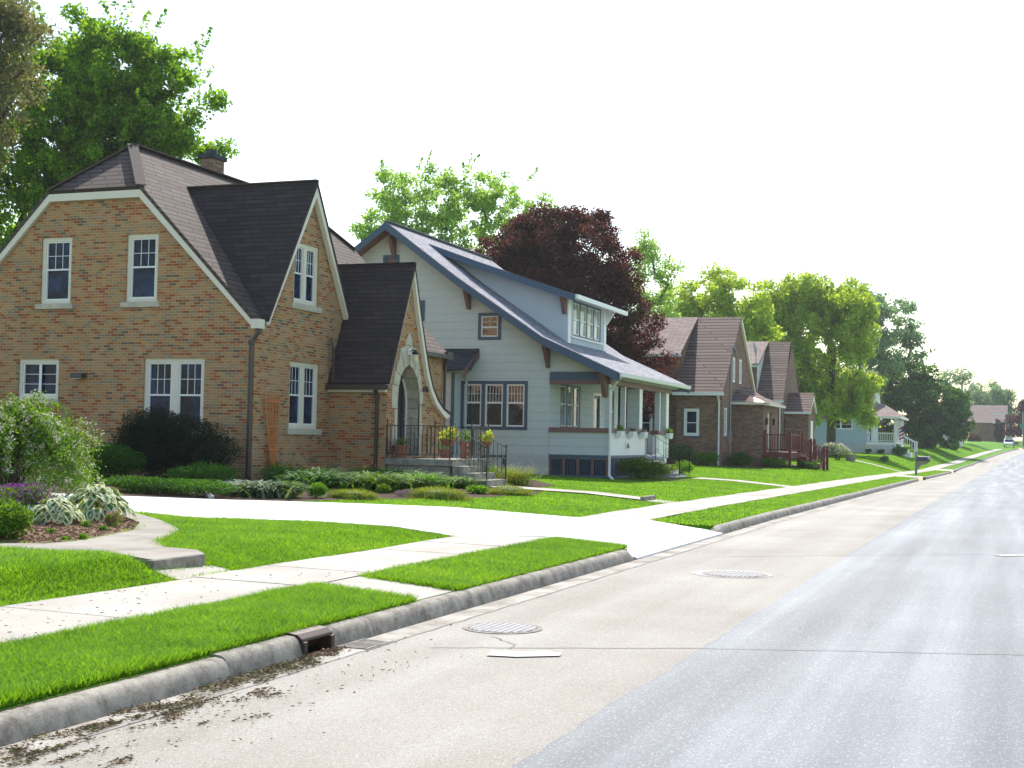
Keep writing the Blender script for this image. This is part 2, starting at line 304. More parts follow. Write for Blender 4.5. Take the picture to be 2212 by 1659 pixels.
# ---------------------------------------------------------------- mesh builders
def tag(o, label=None, cat=None, group=None, kind=None):
    if label: o['label'] = label
    if cat: o['category'] = cat
    if group: o['group'] = group
    if kind: o['kind'] = kind
    return o
def thing(name, loc, label, cat, group=None, rz=0):
    o = bpy.data.objects.new(name, None); COL.objects.link(o); o.location = loc; o.rotation_euler = (0,0,rz)
    o.empty_display_size = .2
    o['org'] = list(loc)
    return tag(o, label, cat, group)
def origin(o):
    while o is not None:
        if 'org' in o.keys(): return Vector(o['org'])
        o = o.parent
    return Vector((0,0,0))
class MB:
    def __init__(s): s.v, s.f = [], []
    def add(s, vs, fs):
        n = len(s.v); s.v += [tuple(v) for v in vs]; s.f += [tuple(i+n for i in f) for f in fs]; return s
    def box(s, x0, x1, y0, y1, z0, z1):
        vs = [(x0,y0,z0),(x1,y0,z0),(x1,y1,z0),(x0,y1,z0),(x0,y0,z1),(x1,y0,z1),(x1,y1,z1),(x0,y1,z1)]
        return s.add(vs, [(0,3,2,1),(4,5,6,7),(0,1,5,4),(1,2,6,5),(2,3,7,6),(3,0,4,7)])
    def prism(s, poly, off):
        """closed polygon (3D, planar) extruded by the vector off"""
        n = len(poly); off = Vector(off); P = [Vector(p) for p in poly]; Q = [p+off for p in P]
        tr = tessellate_polygon([P])
        fs = [tuple(t) for t in tr]+[tuple(i+n for i in reversed(t)) for t in tr]
        fs += [(i, (i+1) % n, (i+1) % n+n, i+n) for i in range(n)]
        return s.add(P+Q, fs)
    def slab(s, poly, th):
        P = [Vector(p) for p in poly]; n = (P[1]-P[0]).cross(P[2]-P[0]).normalized()
        if n.z < 0: n = -n
        return s.prism(P, -n*th)
    def bar(s, a, b, w, h=None, up=(0,0,1)):
        h = h or w; a, b = Vector(a), Vector(b); d = (b-a).normalized(); up = Vector(up)
        if abs(d.dot(up)) > .98: up = Vector((0,1,0))
        r = d.cross(up).normalized()*w/2; u = r.cross(d).normalized()*h/2
        vs = [a-r-u, a+r-u, a+r+u, a-r+u, b-r-u, b+r-u, b+r+u, b-r+u]
        return s.add(vs, [(0,3,2,1),(4,5,6,7),(0,1,5,4),(1,2,6,5),(2,3,7,6),(3,0,4,7)])
    def tube(s, pts, r, n=8):
        rs = r if isinstance(r, (list, tuple)) else [r]*len(pts)
        P = [Vector(p) for p in pts]; vs = []
        for i, p in enumerate(P):
            d = (P[min(i+1, len(P)-1)]-P[max(i-1, 0)]).normalized()
            a = d.cross(Vector((0,0,1)) if abs(d.z) < .95 else Vector((1,0,0))).normalized(); b_ = d.cross(a)
            vs += [p+(a*math.cos(2*math.pi*k/n)+b_*math.sin(2*math.pi*k/n))*rs[i] for k in range(n)]
        fs = [(i*n+k, i*n+(k+1) % n, (i+1)*n+(k+1) % n, (i+1)*n+k) for i in range(len(P)-1) for k in range(n)]
        fs += [tuple(range(n))[::-1], tuple((len(P)-1)*n+k for k in range(n))]
        return s.add(vs, fs)
    def lathe(s, c, prof, n=20, axis='Z'):
        vs = []
        for r_, z in prof:
            for k in range(n):
                a = 2*math.pi*k/n; p = (r_*math.cos(a), r_*math.sin(a), z)
                if axis == 'X': p = (p[2], p[0], p[1])
                if axis == 'Y': p = (p[0], p[2], p[1])
                vs.append((c[0]+p[0], c[1]+p[1], c[2]+p[2]))
        m = len(prof)
        fs = [(i*n+k, i*n+(k+1) % n, (i+1)*n+(k+1) % n, (i+1)*n+k) for i in range(m-1) for k in range(n)]
        fs += [tuple(range(n))[::-1], tuple((m-1)*n+k for k in range(n))]
        return s.add(vs, fs)
    def build(s, name, mat, parent=None, smooth=False, bevel=0, mats=None, midx=None):
        o0 = origin(parent); me = bpy.data.meshes.new(name)
        me.from_pydata([(v[0]-o0.x, v[1]-o0.y, v[2]-o0.z) for v in s.v], [], s.f)
        for m_ in (mats or [mat]): me.materials.append(m_)
        if midx: me.polygons.foreach_set('material_index', midx)
        import bmesh
        bm = bmesh.new(); bm.from_mesh(me); bmesh.ops.recalc_face_normals(bm, faces=bm.faces); bm.to_mesh(me); bm.free()
        if smooth: me.polygons.foreach_set('use_smooth', [True]*len(me.polygons))
        me.update()
        o = bpy.data.objects.new(name, me); COL.objects.link(o)
        if parent is not None: o.parent = parent
        if bevel:
            b_ = o.modifiers.new('bevel', 'BEVEL'); b_.width = bevel; b_.segments = 2; b_.limit_method = 'ANGLE'
        return o
def np_mesh(name, verts, faces, mat, parent=None, mats=None, midx=None, smooth=False):
    """verts (N,3), faces (F,k) numpy arrays, world coordinates"""
    verts = np.asarray(verts, np.float32); faces = np.asarray(faces, np.int32); o0 = origin(parent)
    verts = verts-np.array(o0, np.float32)
    me = bpy.data.meshes.new(name); k = faces.shape[1]; n = len(faces)
    me.vertices.add(len(verts)); me.vertices.foreach_set('co', verts.ravel())
    me.loops.add(n*k); me.loops.foreach_set('vertex_index', faces.ravel())
    me.polygons.add(n); me.polygons.foreach_set('loop_start', np.arange(0, n*k, k, dtype=np.int32))
    for m_ in (mats or [mat]): me.materials.append(m_)
    if midx is not None: me.polygons.foreach_set('material_index', np.asarray(midx, np.int32))
    if smooth: me.polygons.foreach_set('use_smooth', np.ones(n, bool))
    me.update(calc_edges=True); me.validate()
    o = bpy.data.objects.new(name, me); COL.objects.link(o)
    if parent is not None: o.parent = parent
    return o

class Plane:
    """a wall plane: u runs along it, d stands out of it. kind 'Y': faces -Y (u = x); kind 'X': faces +X (u = y)"""
    def __init__(s, kind, c): s.k, s.c = kind, c
    def P(s, u, z, d=0): return (u, s.c-d, z) if s.k == 'Y' else (s.c+d, u, z)
    def box(s, mb, u0, u1, z0, z1, d0, d1):
        a, b = s.P(u0, z0, d0), s.P(u1, z1, d1)
        return mb.box(min(a[0],b[0]), max(a[0],b[0]), min(a[1],b[1]), max(a[1],b[1]), z0, z1)
def wall(pl, outline, holes=(), mb=None, depth=.14):
    mb = mb or MB()
    loops = [[Vector(pl.P(u, z)) for u, z in outline]]
    for (u0, u1, z0, z1) in holes: loops.append([Vector(pl.P(*q)) for q in ((u0,z0),(u1,z0),(u1,z1),(u0,z1))])
    tr = tessellate_polygon(loops); flat = [v for l in loops for v in l]
    mb.add(flat, [tuple(t) for t in tr])
    for (u0, u1, z0, z1) in holes:
        c = [(u0,z0),(u1,z0),(u1,z1),(u0,z1)]
        vs = [pl.P(u, z, 0) for u, z in c]+[pl.P(u, z, -depth) for u, z in c]
        mb.add(vs, [(i, (i+1) % 4, (i+1) % 4+4, i+4) for i in range(4)]+[(4,5,6,7)])
    return mb
def ring(pl, mb, u0, u1, z0, z1, w, d0, d1, wt=None, wb=None):
    wt = wt or w; wb = wb or w
    pl.box(mb, u0, u0+w, z0, z1, d0, d1); pl.box(mb, u1-w, u1, z0, z1, d0, d1)
    pl.box(mb, u0+w, u1-w, z1-wt, z1, d0, d1-.002); pl.box(mb, u0+w, u1-w, z0, z0+wb, d0, d1-.002)
def window(parent, pl, u0, u1, z0, z1, n=1, casing=.085, fm='cream', sm='white', gm='glass', mull=.11, rec=.03,
           grid=(3,2), meet=.48, sill=None, out=.0, label=None, sash=.035, hung=True):
    """casing set d=rec behind the wall face; n sashes side by side; grid muntins in the top light"""
    mb = MB(); d1 = out-rec
    ring(pl, mb, u0, u1, z0, z1, casing, d1-.09, d1)
    iw = (u1-u0-2*casing-mull*(n-1))/n; panes, sashes = MB(), MB()
    for i in range(n):
        a = u0+casing+i*(iw+mull); b = a+iw
        if i: pl.box(mb, a-mull, a, z0+casing, z1-casing, d1-.09, d1-.004)
        ring(pl, sashes, a, b, z0+casing, z1-casing, sash, d1-.08, d1-.025)
        zm = z0+casing+(z1-z0-2*casing)*meet
        if hung: pl.box(sashes, a+sash, b-sash, zm-sash*.6, zm+sash*.6, d1-.08, d1-.03)
        zt = z1-casing-sash; zb = (zm+sash*.6) if hung else z0+casing+sash
        gx, gy = grid
        for k in range(1, gx):
            u = a+sash+(b-a-2*sash)*k/gx; pl.box(sashes, u-.007, u+.007, zb, zt, d1-.066, d1-.055)
        for k in range(1, gy):
            z = zb+(zt-zb)*k/gy; pl.box(sashes, a+sash, b-sash, z-.007, z+.007, d1-.067, d1-.056)
        pl.box(panes, a+sash, b-sash, z0+casing+sash, z1-casing-sash, d1-.079, d1-.07)
    w_ = mb.build('window', M[fm], parent)
    if label: w_['label'] = label
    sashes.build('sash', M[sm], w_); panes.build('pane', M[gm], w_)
    if sill:
        s_ = MB(); pl.box(s_, u0-sill[0], u1+sill[0], z0-sill[1], z0-.001, d1-.09, .06+out); s_.build('sill', M[sill[2]], w_, bevel=.008)
    return w_

# ---------------------------------------------------------------- foliage builders
def unit(v): return v/np.maximum(np.linalg.norm(v, axis=1, keepdims=True), 1e-9)
def cards(c, L, W, axis=None, jitter=1.0, rng=RNG, fold=.25):
    """leaf-shaped quads (diamonds slightly folded) at centres c"""
    n = len(c); r = rng.normal(size=(n,3))
    a = unit(r if axis is None else axis+jitter*r*.6)
    b = unit(np.cross(a, rng.normal(size=(n,3)))); nn = np.cross(a, b)
    L = np.broadcast_to(L, (n,))[:,None]*rng.uniform(.7, 1.25, (n,1)); W = np.broadcast_to(W, (n,))[:,None]*rng.uniform(.7, 1.25, (n,1))
    v = np.empty((n,4,3)); v[:,0] = c-a*L/2; v[:,2] = c+a*L/2
    v[:,1] = c+b*W/2+nn*W*fold*.5; v[:,3] = c-b*W/2+nn*W*fold*.5
    return v.reshape(-1,3), np.arange(4*n).reshape(-1,4)
def blades(base, dirs, L, W, bend_=.5, seg=2, rng=RNG):
    """arching grass-like strips from base points; returns quads"""
    n = len(base); L = np.broadcast_to(L, (n,))[:,None]; W = np.broadcast_to(W, (n,))[:,None]
    side = unit(np.cross(dirs, np.array([0,0,1.])+rng.normal(size=(n,3))*.05))
    V = []
    out = dirs.copy(); out[:,2] = 0; out = unit(out+1e-6)
    for k in range(seg+1):
        t = k/seg
        p = base+dirs*L*t+out*L*bend_*t*t-np.array([0,0,1.])*L*bend_*.8*t*t
        wd = W*(1-t)**.7*.5+W*.03
        V += [p-side*wd, p+side*wd]
    V = np.stack(V, 1); m = 2*(seg+1); F = []
    for k in range(seg): F.append([2*k, 2*k+1, 2*k+3, 2*k+2])
    F = (np.arange(n)[:,None,None]*m+np.array(F)[None]).reshape(-1,4)
    return V.reshape(-1,3), F
def merge(parts):
    V, F, n = [], [], 0
    for v, f in parts: V.append(v); F.append(f+n); n += len(v)
    return np.concatenate(V), np.concatenate(F)
def in_blobs(blobs, n, shell=.45, rng=RNG, seedz=None):
    """points in a union of ellipsoids [(x,y,z,rx,ry,rz)], biased to the surface"""
    vol = np.array([b[3]*b[4]*b[5] for b in blobs])**.75; idx = rng.choice(len(blobs), n, p=vol/vol.sum())
    B = np.array(blobs)[idx]; d = unit(rng.normal(size=(n,3))); r = rng.uniform(0, 1, (n,1))**shell
    r = r*(1+.10*np.sin(d[:,:1]*7+B[:,:1])+.09*np.sin(d[:,2:]*9+B[:,1:2]*3))
    return B[:,:3]+d*r*B[:,3:], d
def limbs(mb, base, top, clumps, r0, rng):
    """grow limbs: every clump centre is joined to the nearest node already in the tree"""
    nodes = [np.array(base, float)]; par = [-1]
    for k in range(1, 7):
        t = k/6; p = np.array(base)*(1-t)+np.array(top)*t; p[:2] += rng.normal(size=2)*.12*t; nodes.append(p); par.append(len(nodes)-2)
    ax = np.array(top)
    order = np.argsort(np.linalg.norm(clumps-(np.array(base)*.4+ax*.6), axis=1))
    first = 3
    for i in order:
        c = clumps[i]; N = np.array(nodes[first:]); dv = c-N
        cost = np.linalg.norm(dv, axis=1)+np.maximum(0, -dv[:,2])*1.2+np.linalg.norm(N[:,:2]-ax[:2], axis=1)*.12
        j = int(np.argmin(cost))+first; p0 = nodes[j]; L = np.linalg.norm(c-p0)
        m = max(1, int(L/1.2)); prev = j
        for k in range(1, m+1):
            t = k/m; p = p0*(1-t)+c*t; p = p+rng.normal(size=3)*.06*L*math.sin(math.pi*t)+np.array([0,0,-.10*L*math.sin(math.pi*t)])
            nodes.append(p); par.append(prev); prev = len(nodes)-1
    cnt = np.ones(len(nodes))
    for i in range(len(nodes)-1, 0, -1): cnt[par[i]] += cnt[i]
    rad = r0*(cnt/cnt[0])**.5
    for i in range(1, len(nodes)):
        if rad[i] < .006: continue
        mb.tube([nodes[par[i]], nodes[i]], [rad[i]*1.08 if par[i] > 0 else rad[0]*1.25, rad[i]], 5 if rad[i] < .06 else 9)
def tree(name, label, cat, x, y, zb, blobs, mat, ncl=200, nleaf=200, ls=.16, cr=.8, trunk=.25, top=None, group=None, bark='bark', seed=1,
         shell=.4, droop=0.0, flat=.75, aspect=.62, spikes=0):
    rng = np.random.default_rng(seed); o = thing(name, (x,y,zb), label, cat, group)
    B = [(x+b[0], y+b[1], zb+b[2], b[3], b[4], b[5]) for b in blobs]
    c, d = in_blobs(B, ncl, shell, rng)
    zt = top or max(b[2]+b[5]*.2 for b in blobs)
    mb = MB(); limbs(mb, (x,y,zb-.3), (x,y,zb+zt), c, trunk, rng); mb.build('trunk', M[bark], o, smooth=True)
    rad = cr*rng.uniform(.55, 1.25, ncl)
    n = rng.poisson(nleaf*(rad/cr)**2).astype(int)
    idx = np.repeat(np.arange(ncl), n); k = len(idx)
    off = unit(rng.normal(size=(k,3)))*(rng.uniform(0,1,(k,1))**.5)*rad[idx][:,None]*np.array([1,1,flat])
    p = c[idx]+off; ax = np.tile(np.array([0,0,-droop]), (k,1)) if droop else None
    if droop:
        p[:,2] -= droop*rng.uniform(0,1,k)**2*1.2
    if spikes:      # leafy shoots standing out of the outline
        q, qd = in_blobs(B, spikes*3, .05, rng); q, qd = q[qd[:,2] > -.2][:spikes], qd[qd[:,2] > -.2][:spikes]
        m = 46; L = rng.uniform(.7, 1.6, (len(q),1,1)); tt = rng.uniform(0, 1, (len(q),m,1))
        dr = unit(qd*.8+np.array([0,0,.75]))[:,None,:]
        p2 = (q[:,None,:]+dr*L*tt+rng.normal(size=(len(q),m,3))*.13*(1.15-tt)).reshape(-1,3); p = np.concatenate([p, p2])
    v, f = cards(p, ls, ls*aspect, ax if not spikes else None, 1, rng); np_mesh('crown', v, f, M[mat], o)
    return o
def cascade(name, label, cat, x, y, W, D, Hh, nb=260, seed=0, mat='shrub', fmat='blossom', zc=None):
    """arching flowering branches that fountain out of one base"""
    rng = np.random.default_rng(seed); z = gz(x,y); o = thing(name, (x,y,z), label, cat); P, A, FP = [], [], []; mb = MB()
    for i in range(nb):
        a = rng.uniform(0, 6.283); t1 = rng.uniform(.12, 1)**.6; hx, hy = math.cos(a)*W*.5*t1, math.sin(a)*D*.5*t1
        top = Hh*(1.04-.30*t1*t1)*rng.uniform(.82, 1.08); end = top*rng.uniform(-.1, .75)
        b = np.array([x+hx*.12, y+hy*.12, z]); c1 = np.array([x+hx*.55, y+hy*.55, z+top*1.25]); c2 = np.array([x+hx*1.08, y+hy*1.08, z+max(.08, end)])
        m = 150; t = rng.uniform(.28, 1, (m,1)); q = b*(1-t)**2+2*c1*t*(1-t)+c2*t*t
        P.append(q+rng.normal(size=(m,3))*.055); k = 26; t = rng.uniform(.45, 1, (k,1)); q = b*(1-t)**2+2*c1*t*(1-t)+c2*t*t
        if rng.random() < .85:
            n0 = 8; cc = q[rng.integers(0, k, n0)]; FP.append((cc[:,None,:]+rng.normal(size=(n0,7,3))*.028+np.array([0,0,.045])).reshape(-1,3))
        if i % 5 == 0: mb.tube([tuple(b*(1-u)**2+2*c1*u*(1-u)+c2*u*u) for u in (0,.25,.5,.75,1)], [.012,.009,.006,.004,.002], 5)
    P = np.concatenate(P); P[:,2] = np.maximum(P[:,2], z+.03); v, f = cards(P, .055, .032, None, 1, rng); np_mesh('foliage', v, f, M[mat], o)
    FP = np.concatenate(FP); v, f = cards(FP, .032, .028, None, 1, rng); np_mesh('blossom', v, f, M[fmat], o); mb.build('stem', M['bark'], o)
    return o
def shrub(name, label, cat, x, y, W, Hh, mat, n=4000, ls=.05, depth=None, group=None, flowers=None, stems=True, aspect=.55, shell=.3, lobes=5, seed=0, z=None):
    rng = np.random.default_rng(seed+int(abs(x)*100)); z = gz(x,y) if z is None else z
    dp = depth or W
    o = thing(name, (x,y,z), label, cat, group)
    B = [(x, y, z+Hh*.45, W*.42, dp*.42, Hh*.45)]
    for k in range(lobes):
        a = rng.uniform(0, 6.28); B.append((x+math.cos(a)*W*.24, y+math.sin(a)*dp*.24, z+Hh*rng.uniform(.4,.68), W*.24, dp*.24, Hh*rng.uniform(.26,.34)))
    p, d = in_blobs(B, n, shell, rng); p[:,2] = np.maximum(p[:,2], z+.02)
    v, f = cards(p, ls, ls*aspect, d, 1.3, rng); np_mesh('foliage', v, f, M[mat], o)
    if stems:
        mb = MB()
        for k in range(7):
            a = rng.uniform(0, 6.28); q = (x+math.cos(a)*W*.3, y+math.sin(a)*dp*.3, z+Hh*rng.uniform(.5,.8))
            mb.tube([(x+math.cos(a)*W*.05, y+math.sin(a)*dp*.05, z-.05), ((x+q[0])/2, (y+q[1])/2, z+Hh*.4), q], [.02*Hh+.004, .014*Hh+.003, .004], 5)
        mb.build('stem', M['bark'], o)
    if flowers:
        fm, fn, fs, top = flowers
        p, d = in_blobs(B, fn*3, .08, rng); k = (p[:,2] > z+Hh*top) & (d[:,1] < .7); p = p[k][:fn]+d[k][:fn]*ls*.6
        v, f = cards(p, fs, fs*.8, None, 1, rng); np_mesh('blossom', v, f, M[fm], o)
    return o
def tuft(name, label, cat, x, y, W, Hh, mat, n=300, bw=.02, depth=None, bendk=.55, group=None, z=None, seed=0, spread=.35, flowers=None):
    """a clump of arching strap leaves"""
    rng = np.random.default_rng(seed+int(abs(x)*100)); z = gz(x,y) if z is None else z; dp = depth or W
    o = thing(name, (x,y,z), label, cat, group)
    u = rng.normal(size=(n,2))*spread; base = np.stack([x+u[:,0]*W*.5, y+u[:,1]*dp*.5, np.full(n, z)], 1)
    a = rng.uniform(0, 6.28, n); lean = rng.uniform(.1, .75, n)
    d = unit(np.stack([np.cos(a)*lean, np.sin(a)*lean, np.ones(n)], 1))
    v, f = blades(base, d, Hh*rng.uniform(.8,1.5,n), bw, bendk, 4, rng); np_mesh('foliage', v, f, M[mat], o)
    if flowers:
        fm, fn, fs = flowers; t = rng.uniform(.7,1.2,(fn,1)); j = rng.choice(n, fn)
        p = base[j]+d[j]*Hh*t; v, f = cards(p, fs, fs*.8, None, 1, rng); np_mesh('blossom', v, f, M[fm], o)
    return o
def hosta(name, label, x, y, W, Hh, n=70, group=None, seed=0, leaf=.17):
    rng = np.random.default_rng(seed); z = gz(x,y); o = thing(name, (x,y,z), label, 'hosta', group)
    V, F, MI = [], [], []; cnt = 0
    for i in range(n):
        a = rng.uniform(0, 6.28); t = rng.uniform(.05, 1)**.6; rr = t*W*.5
        c = np.array([x+math.cos(a)*rr, y+math.sin(a)*rr, z+Hh*(1-t**2.2*.75)*rng.uniform(.75,1.05)])
        L = leaf*rng.uniform(.7,1.2); out = np.array([math.cos(a+rng.normal()*.3), math.sin(a+rng.normal()*.3), .25-.9*t]); out /= np.linalg.norm(out)
        side = np.cross(out, [0,0,1]); side /= np.linalg.norm(side); up = np.cross(side, out)
        m = 10; outer, inner = [], []
        for k in range(m):
            th = 2*math.pi*k/m; lx = math.cos(th); ly = math.sin(th)*.62*(1-.25*lx)
            bendz = -.35*max(0,lx)**2*L+.10*L*abs(ly)
            outer.append(c+out*lx*L*.62+side*ly*L*.62+up*bendz); inner.append(c+out*lx*L*.40+side*ly*L*.36+up*(bendz*.5+.004))
        V += outer+inner+[c+up*(-.004)]
        for k in range(m):
            k2 = (k+1) % m
            F.append((cnt+k, cnt+k2, cnt+m+k2, cnt+m+k)); MI.append(1)
            F.append((cnt+m+k, cnt+m+k2, cnt+2*m, cnt+2*m)); MI.append(0)
        cnt += 2*m+1
    mb = MB(); mb.v = [tuple(v) for v in V]; mb.f = [tuple(dict.fromkeys(f)) for f in F]
    me = bpy.data.meshes.new('foliage'); me.from_pydata([(v[0]-x, v[1]-y, v[2]-z) for v in mb.v], [], mb.f)
    me.materials.append(M['hosta_in']); me.materials.append(M['hosta_rim']); me.polygons.foreach_set('material_index', MI)
    me.polygons.foreach_set('use_smooth', [True]*len(me.polygons)); me.update()
    f_ = bpy.data.objects.new('foliage', me); COL.objects.link(f_); f_.parent = o
    return o

# ---------------------------------------------------------------- ground, road, kerb, paths
import bmesh
def sheet(name, poly, mat, lift, zf=None, xs=(), ystep=2.0, kind='structure', skirt=0, parent=None):
    bm = bmesh.new(); bm.faces.new([bm.verts.new((x,y,0)) for x, y in poly])
    X0, X1 = min(p[0] for p in poly), max(p[0] for p in poly); Y0, Y1 = min(p[1] for p in poly), max(p[1] for p in poly)
    cuts = [((x,0,0),(1,0,0)) for x in (-4.95,-5,-6.2,-7.7,-9.7,-11,-13,-16)+tuple(xs) if X0 < x < X1]
    y = Y0+ystep
    while y < Y1: cuts.append(((0,y,0),(0,1,0))); y += ystep
    for co, no in cuts: bmesh.ops.bisect_plane(bm, geom=bm.verts[:]+bm.edges[:]+bm.faces[:], plane_co=co, plane_no=no, dist=1e-5)
    for v in bm.verts: v.co.z = (zf or gz)(v.co.x, v.co.y)+lift
    bmesh.ops.recalc_face_normals(bm, faces=bm.faces)
    for f in bm.faces:
        if f.normal.z < 0: f.normal_flip()
    if skirt:
        be = [e for e in bm.edges if len(e.link_faces) == 1]
        r = bmesh.ops.extrude_edge_only(bm, edges=be)
        for v in [g for g in r['geom'] if isinstance(g, bmesh.types.BMVert)]: v.co.z -= skirt
    me = bpy.data.meshes.new(name); bm.to_mesh(me); bm.free(); me.materials.append(M[mat])
    o = bpy.data.objects.new(name, me); COL.objects.link(o)
    if parent is not None: o.parent = parent
    if kind: o['kind'] = kind
    return o
YS = sorted(list(np.arange(-20, 60, 2.0))+[9.,11.,13.,15.,18.35,18.5,24.35,24.5])+list(np.arange(60, 320, 5.0))+list(np.arange(320, 1000, 40.))+[1250, 1500]
def strip(name, xs, mat, lift=0.0, ys=YS, zf=None, kind='structure'):
    V, F = [], []; n = len(xs)
    for y in ys:
        for x in xs: V.append((x+bend(y)+(.02*math.sin(y*2.1)*math.sin(y*.77+1)+.012*math.sin(y*11.3) if x == -2.36 and y < 60 else 0), y, (zf(x, y) if zf else roadz(y))+lift))
    for i in range(len(ys)-1):
        for k in range(n-1): F.append((i*n+k, i*n+k+1, (i+1)*n+k+1, (i+1)*n+k))
    mb = MB(); mb.v, mb.f = V, F
    o = mb.build(name, M[mat]); 
    if kind: o['kind'] = kind
    return o
strip('ground', [-1200,-600,-300,-150,-90,-60,-45,-36,-30,-24,-20,-16,-14.5,-13,-12,-11,-10.3,-9.7,-9,-8.3,-7.7,-7,-6.2,-5.6,-5.1], 'lawn', -.012,
      zf=lambda x, y: gz(x+bend(y), y)-(.24 if 18.4 < y < 24.4 and x > -6.3 else 0))
strip('ground', [5.3,9,20,60,200,1200], 'lawn', .14)
strip('ground', [-5.1,-5.0,5.3], 'soil', -.12)
strip('gutter', [-4.96,-4.68], 'gutter', 0)
YR = [-20,-5]+list(np.arange(0, 40, .2))+[y for y in YS if y >= 40]
strip('road', [-4.68,-3.5,-2.36], 'road', .001, ys=YR); strip('road', [-2.36,-.5,2,5.3], 'asphalt', .003, ys=YR)
# kerb
def kerb_seg(mb, y0, y1, dx=0, dz=0, t0=0, t1=0):
    prof = [(-5.17,-.1),(-5.17,.128),(-5.155,.146),(-5.10,.152),(-5.045,.146),(-5.012,.125),(-4.995,.09),(-4.965,.0),(-4.96,-.1)]
    n = len(prof); k = max(1, int((y1-y0)/3)); ys = [y0+(y1-y0)*i/k for i in range(k+1)]; sc = [1]*(k+1)
    if t1: ys.append(y1+t1); sc.append(.12); ys[-2] = y1
    if t0: ys.insert(0, y0-t0); sc.insert(0, .12)
    V = [(x+dx+bend(y)-(1-s_)*.04, y, (z*s_ if z > 0 else z)+roadz(y)+dz) for y, s_ in zip(ys, sc) for x, z in prof]
    F = [(i*n+j, i*n+j+1, (i+1)*n+j+1, (i+1)*n+j) for i in range(len(ys)-1) for j in range(n-1)]
    mb.add(V, F); mb.add(V[:n], [tuple(range(n))]); mb.add(V[-n:], [tuple(reversed(range(n)))])
mb = MB()
joints = [2.0, 4.95, 7.9]
kerb_seg(mb, 2.0, 7.885, dx=.035, dz=-.012)
for a, b in ((7.925,8.92),(9.42,10.12),(10.13,13.94),(13.95,16.88),(16.89,18.1)): kerb_seg(mb, a, b, t1=.35 if b == 18.1 else 0)
kerb_seg(mb, 24.5, 27.2, t0=.4)
y = 27.21
while y < 78: kerb_seg(mb, y, min(y+2.99, 78.6)); y += 3.0
y = 84.5
while y < 120: kerb_seg(mb, y, y+2.99); y += 3.0
y = 128
while y < 250: kerb_seg(mb, y, y+4.98); y += 5.0
o = mb.build('kerb', M['kerb'], smooth=True); o['kind'] = 'structure'
# pavement slabs
P_WALK = [(-7.62,2),(-6.35,2),(-6.35,260),(-7.62,260)]
bm_v = MB(); y = 4.63
while y < 240:
    L_ = 1.345
    for (a, b) in ((-7.62,-6.35),):
        q = []
        for yy in (y, y+L_):
            for xx in (a, -6.9, b): q.append((xx+bend(yy), yy, gz(xx+bend(yy), yy)+.02+.006*math.sin(y*5+yy)))
        bm_v.add(q, [(0,1,4,3),(1,2,5,4)]); bm_v.add(q[:3]+[(p[0],p[1],p[2]-.04) for p in q[:3]], [(0,1,4,3),(1,2,5,4)])
    y += L_+.022
o = bm_v.build('sidewalk', M['walk']); o['kind'] = 'structure'
o = strip('sidewalk', [-7.62,-6.9,-6.35], 'crack', .004, ys=[4]+[v for v in YS if 4 < v < 240], zf=lambda x, y: gz(x+bend(y), y))
P_DRIVE = [(-4.955,18.35),(-5.3,18.55),(-6.0,18.85),(-6.6,19.0),(-7.0,18.75),(-7.6,18.12),(-8.5,17.9),(-9.7,17.25),(-11.35,16.8),(-12.4,16.85),(-16,15.6),(-24,11.5),(-40,6),
           (-40,12),(-24,15.9),(-17,18.4),(-14.6,19.75),(-13.3,20.6),(-12.2,21.45),(-11,22.2),(-7.6,23.85),(-6.35,23.95),(-5.2,24.35),(-4.955,24.25)]
def zdrive(x, y):
    z = gz(x, y)
    if x > -6.2: z = (.19)*(-(x+4.955))/1.25+roadz(y) if x > -6.2 else z
    return z
sheet('driveway', P_DRIVE, 'drive', .028, zf=zdrive, xs=(-5.3,-5.8), skirt=.2)
mb = MB()     # saw-cut joints of the driveway
for (a, b) in (((-7.64,18.2),(-7.64,23.8)),((-6.3,19.0),(-6.3,23.9)),((-10.6,17.1),(-10.6,22.3)),((-14.5,16.3),(-14.5,19.5)),((-6.4,21.4),(-14.4,18.0))):
    n = 24
    for i in range(n):
        p = [a[k]+(b[k]-a[k])*i/n for k in (0,1)]; q = [a[k]+(b[k]-a[k])*(i+1)/n for k in (0,1)]
        d = Vector((q[0]-p[0], q[1]-p[1])).normalized()*.007; nx, ny = -d.y, d.x
        mb.add([(p[0]+nx,p[1]+ny,zdrive(*p)+.033),(p[0]-nx,p[1]-ny,zdrive(*p)+.033),(q[0]-nx,q[1]-ny,zdrive(*q)+.033),(q[0]+nx,q[1]+ny,zdrive(*q)+.033)], [(0,1,2,3)])
o = mb.build('driveway', M['crack']); o['kind'] = 'structure'
P_CROSS = [(-6.345,11.6),(-5.172,11.3),(-5.172,12.32),(-6.345,12.66)]; P_CROSS_X = [(-6.5,11.66),(-4.9,11.25),(-4.9,12.26),(-6.5,12.6)]
sheet('path', P_CROSS, 'walk', .0, zf=lambda x, y: .150+(.207-.150)*min(1, (-x-5.172)/1.17), skirt=.03)
P_PATH1 = [(-7.62,11.2),(-7.62,12.25),(-7.93,12.25),(-7.93,11.2)]
sheet('path', P_PATH1, 'walk', .018)
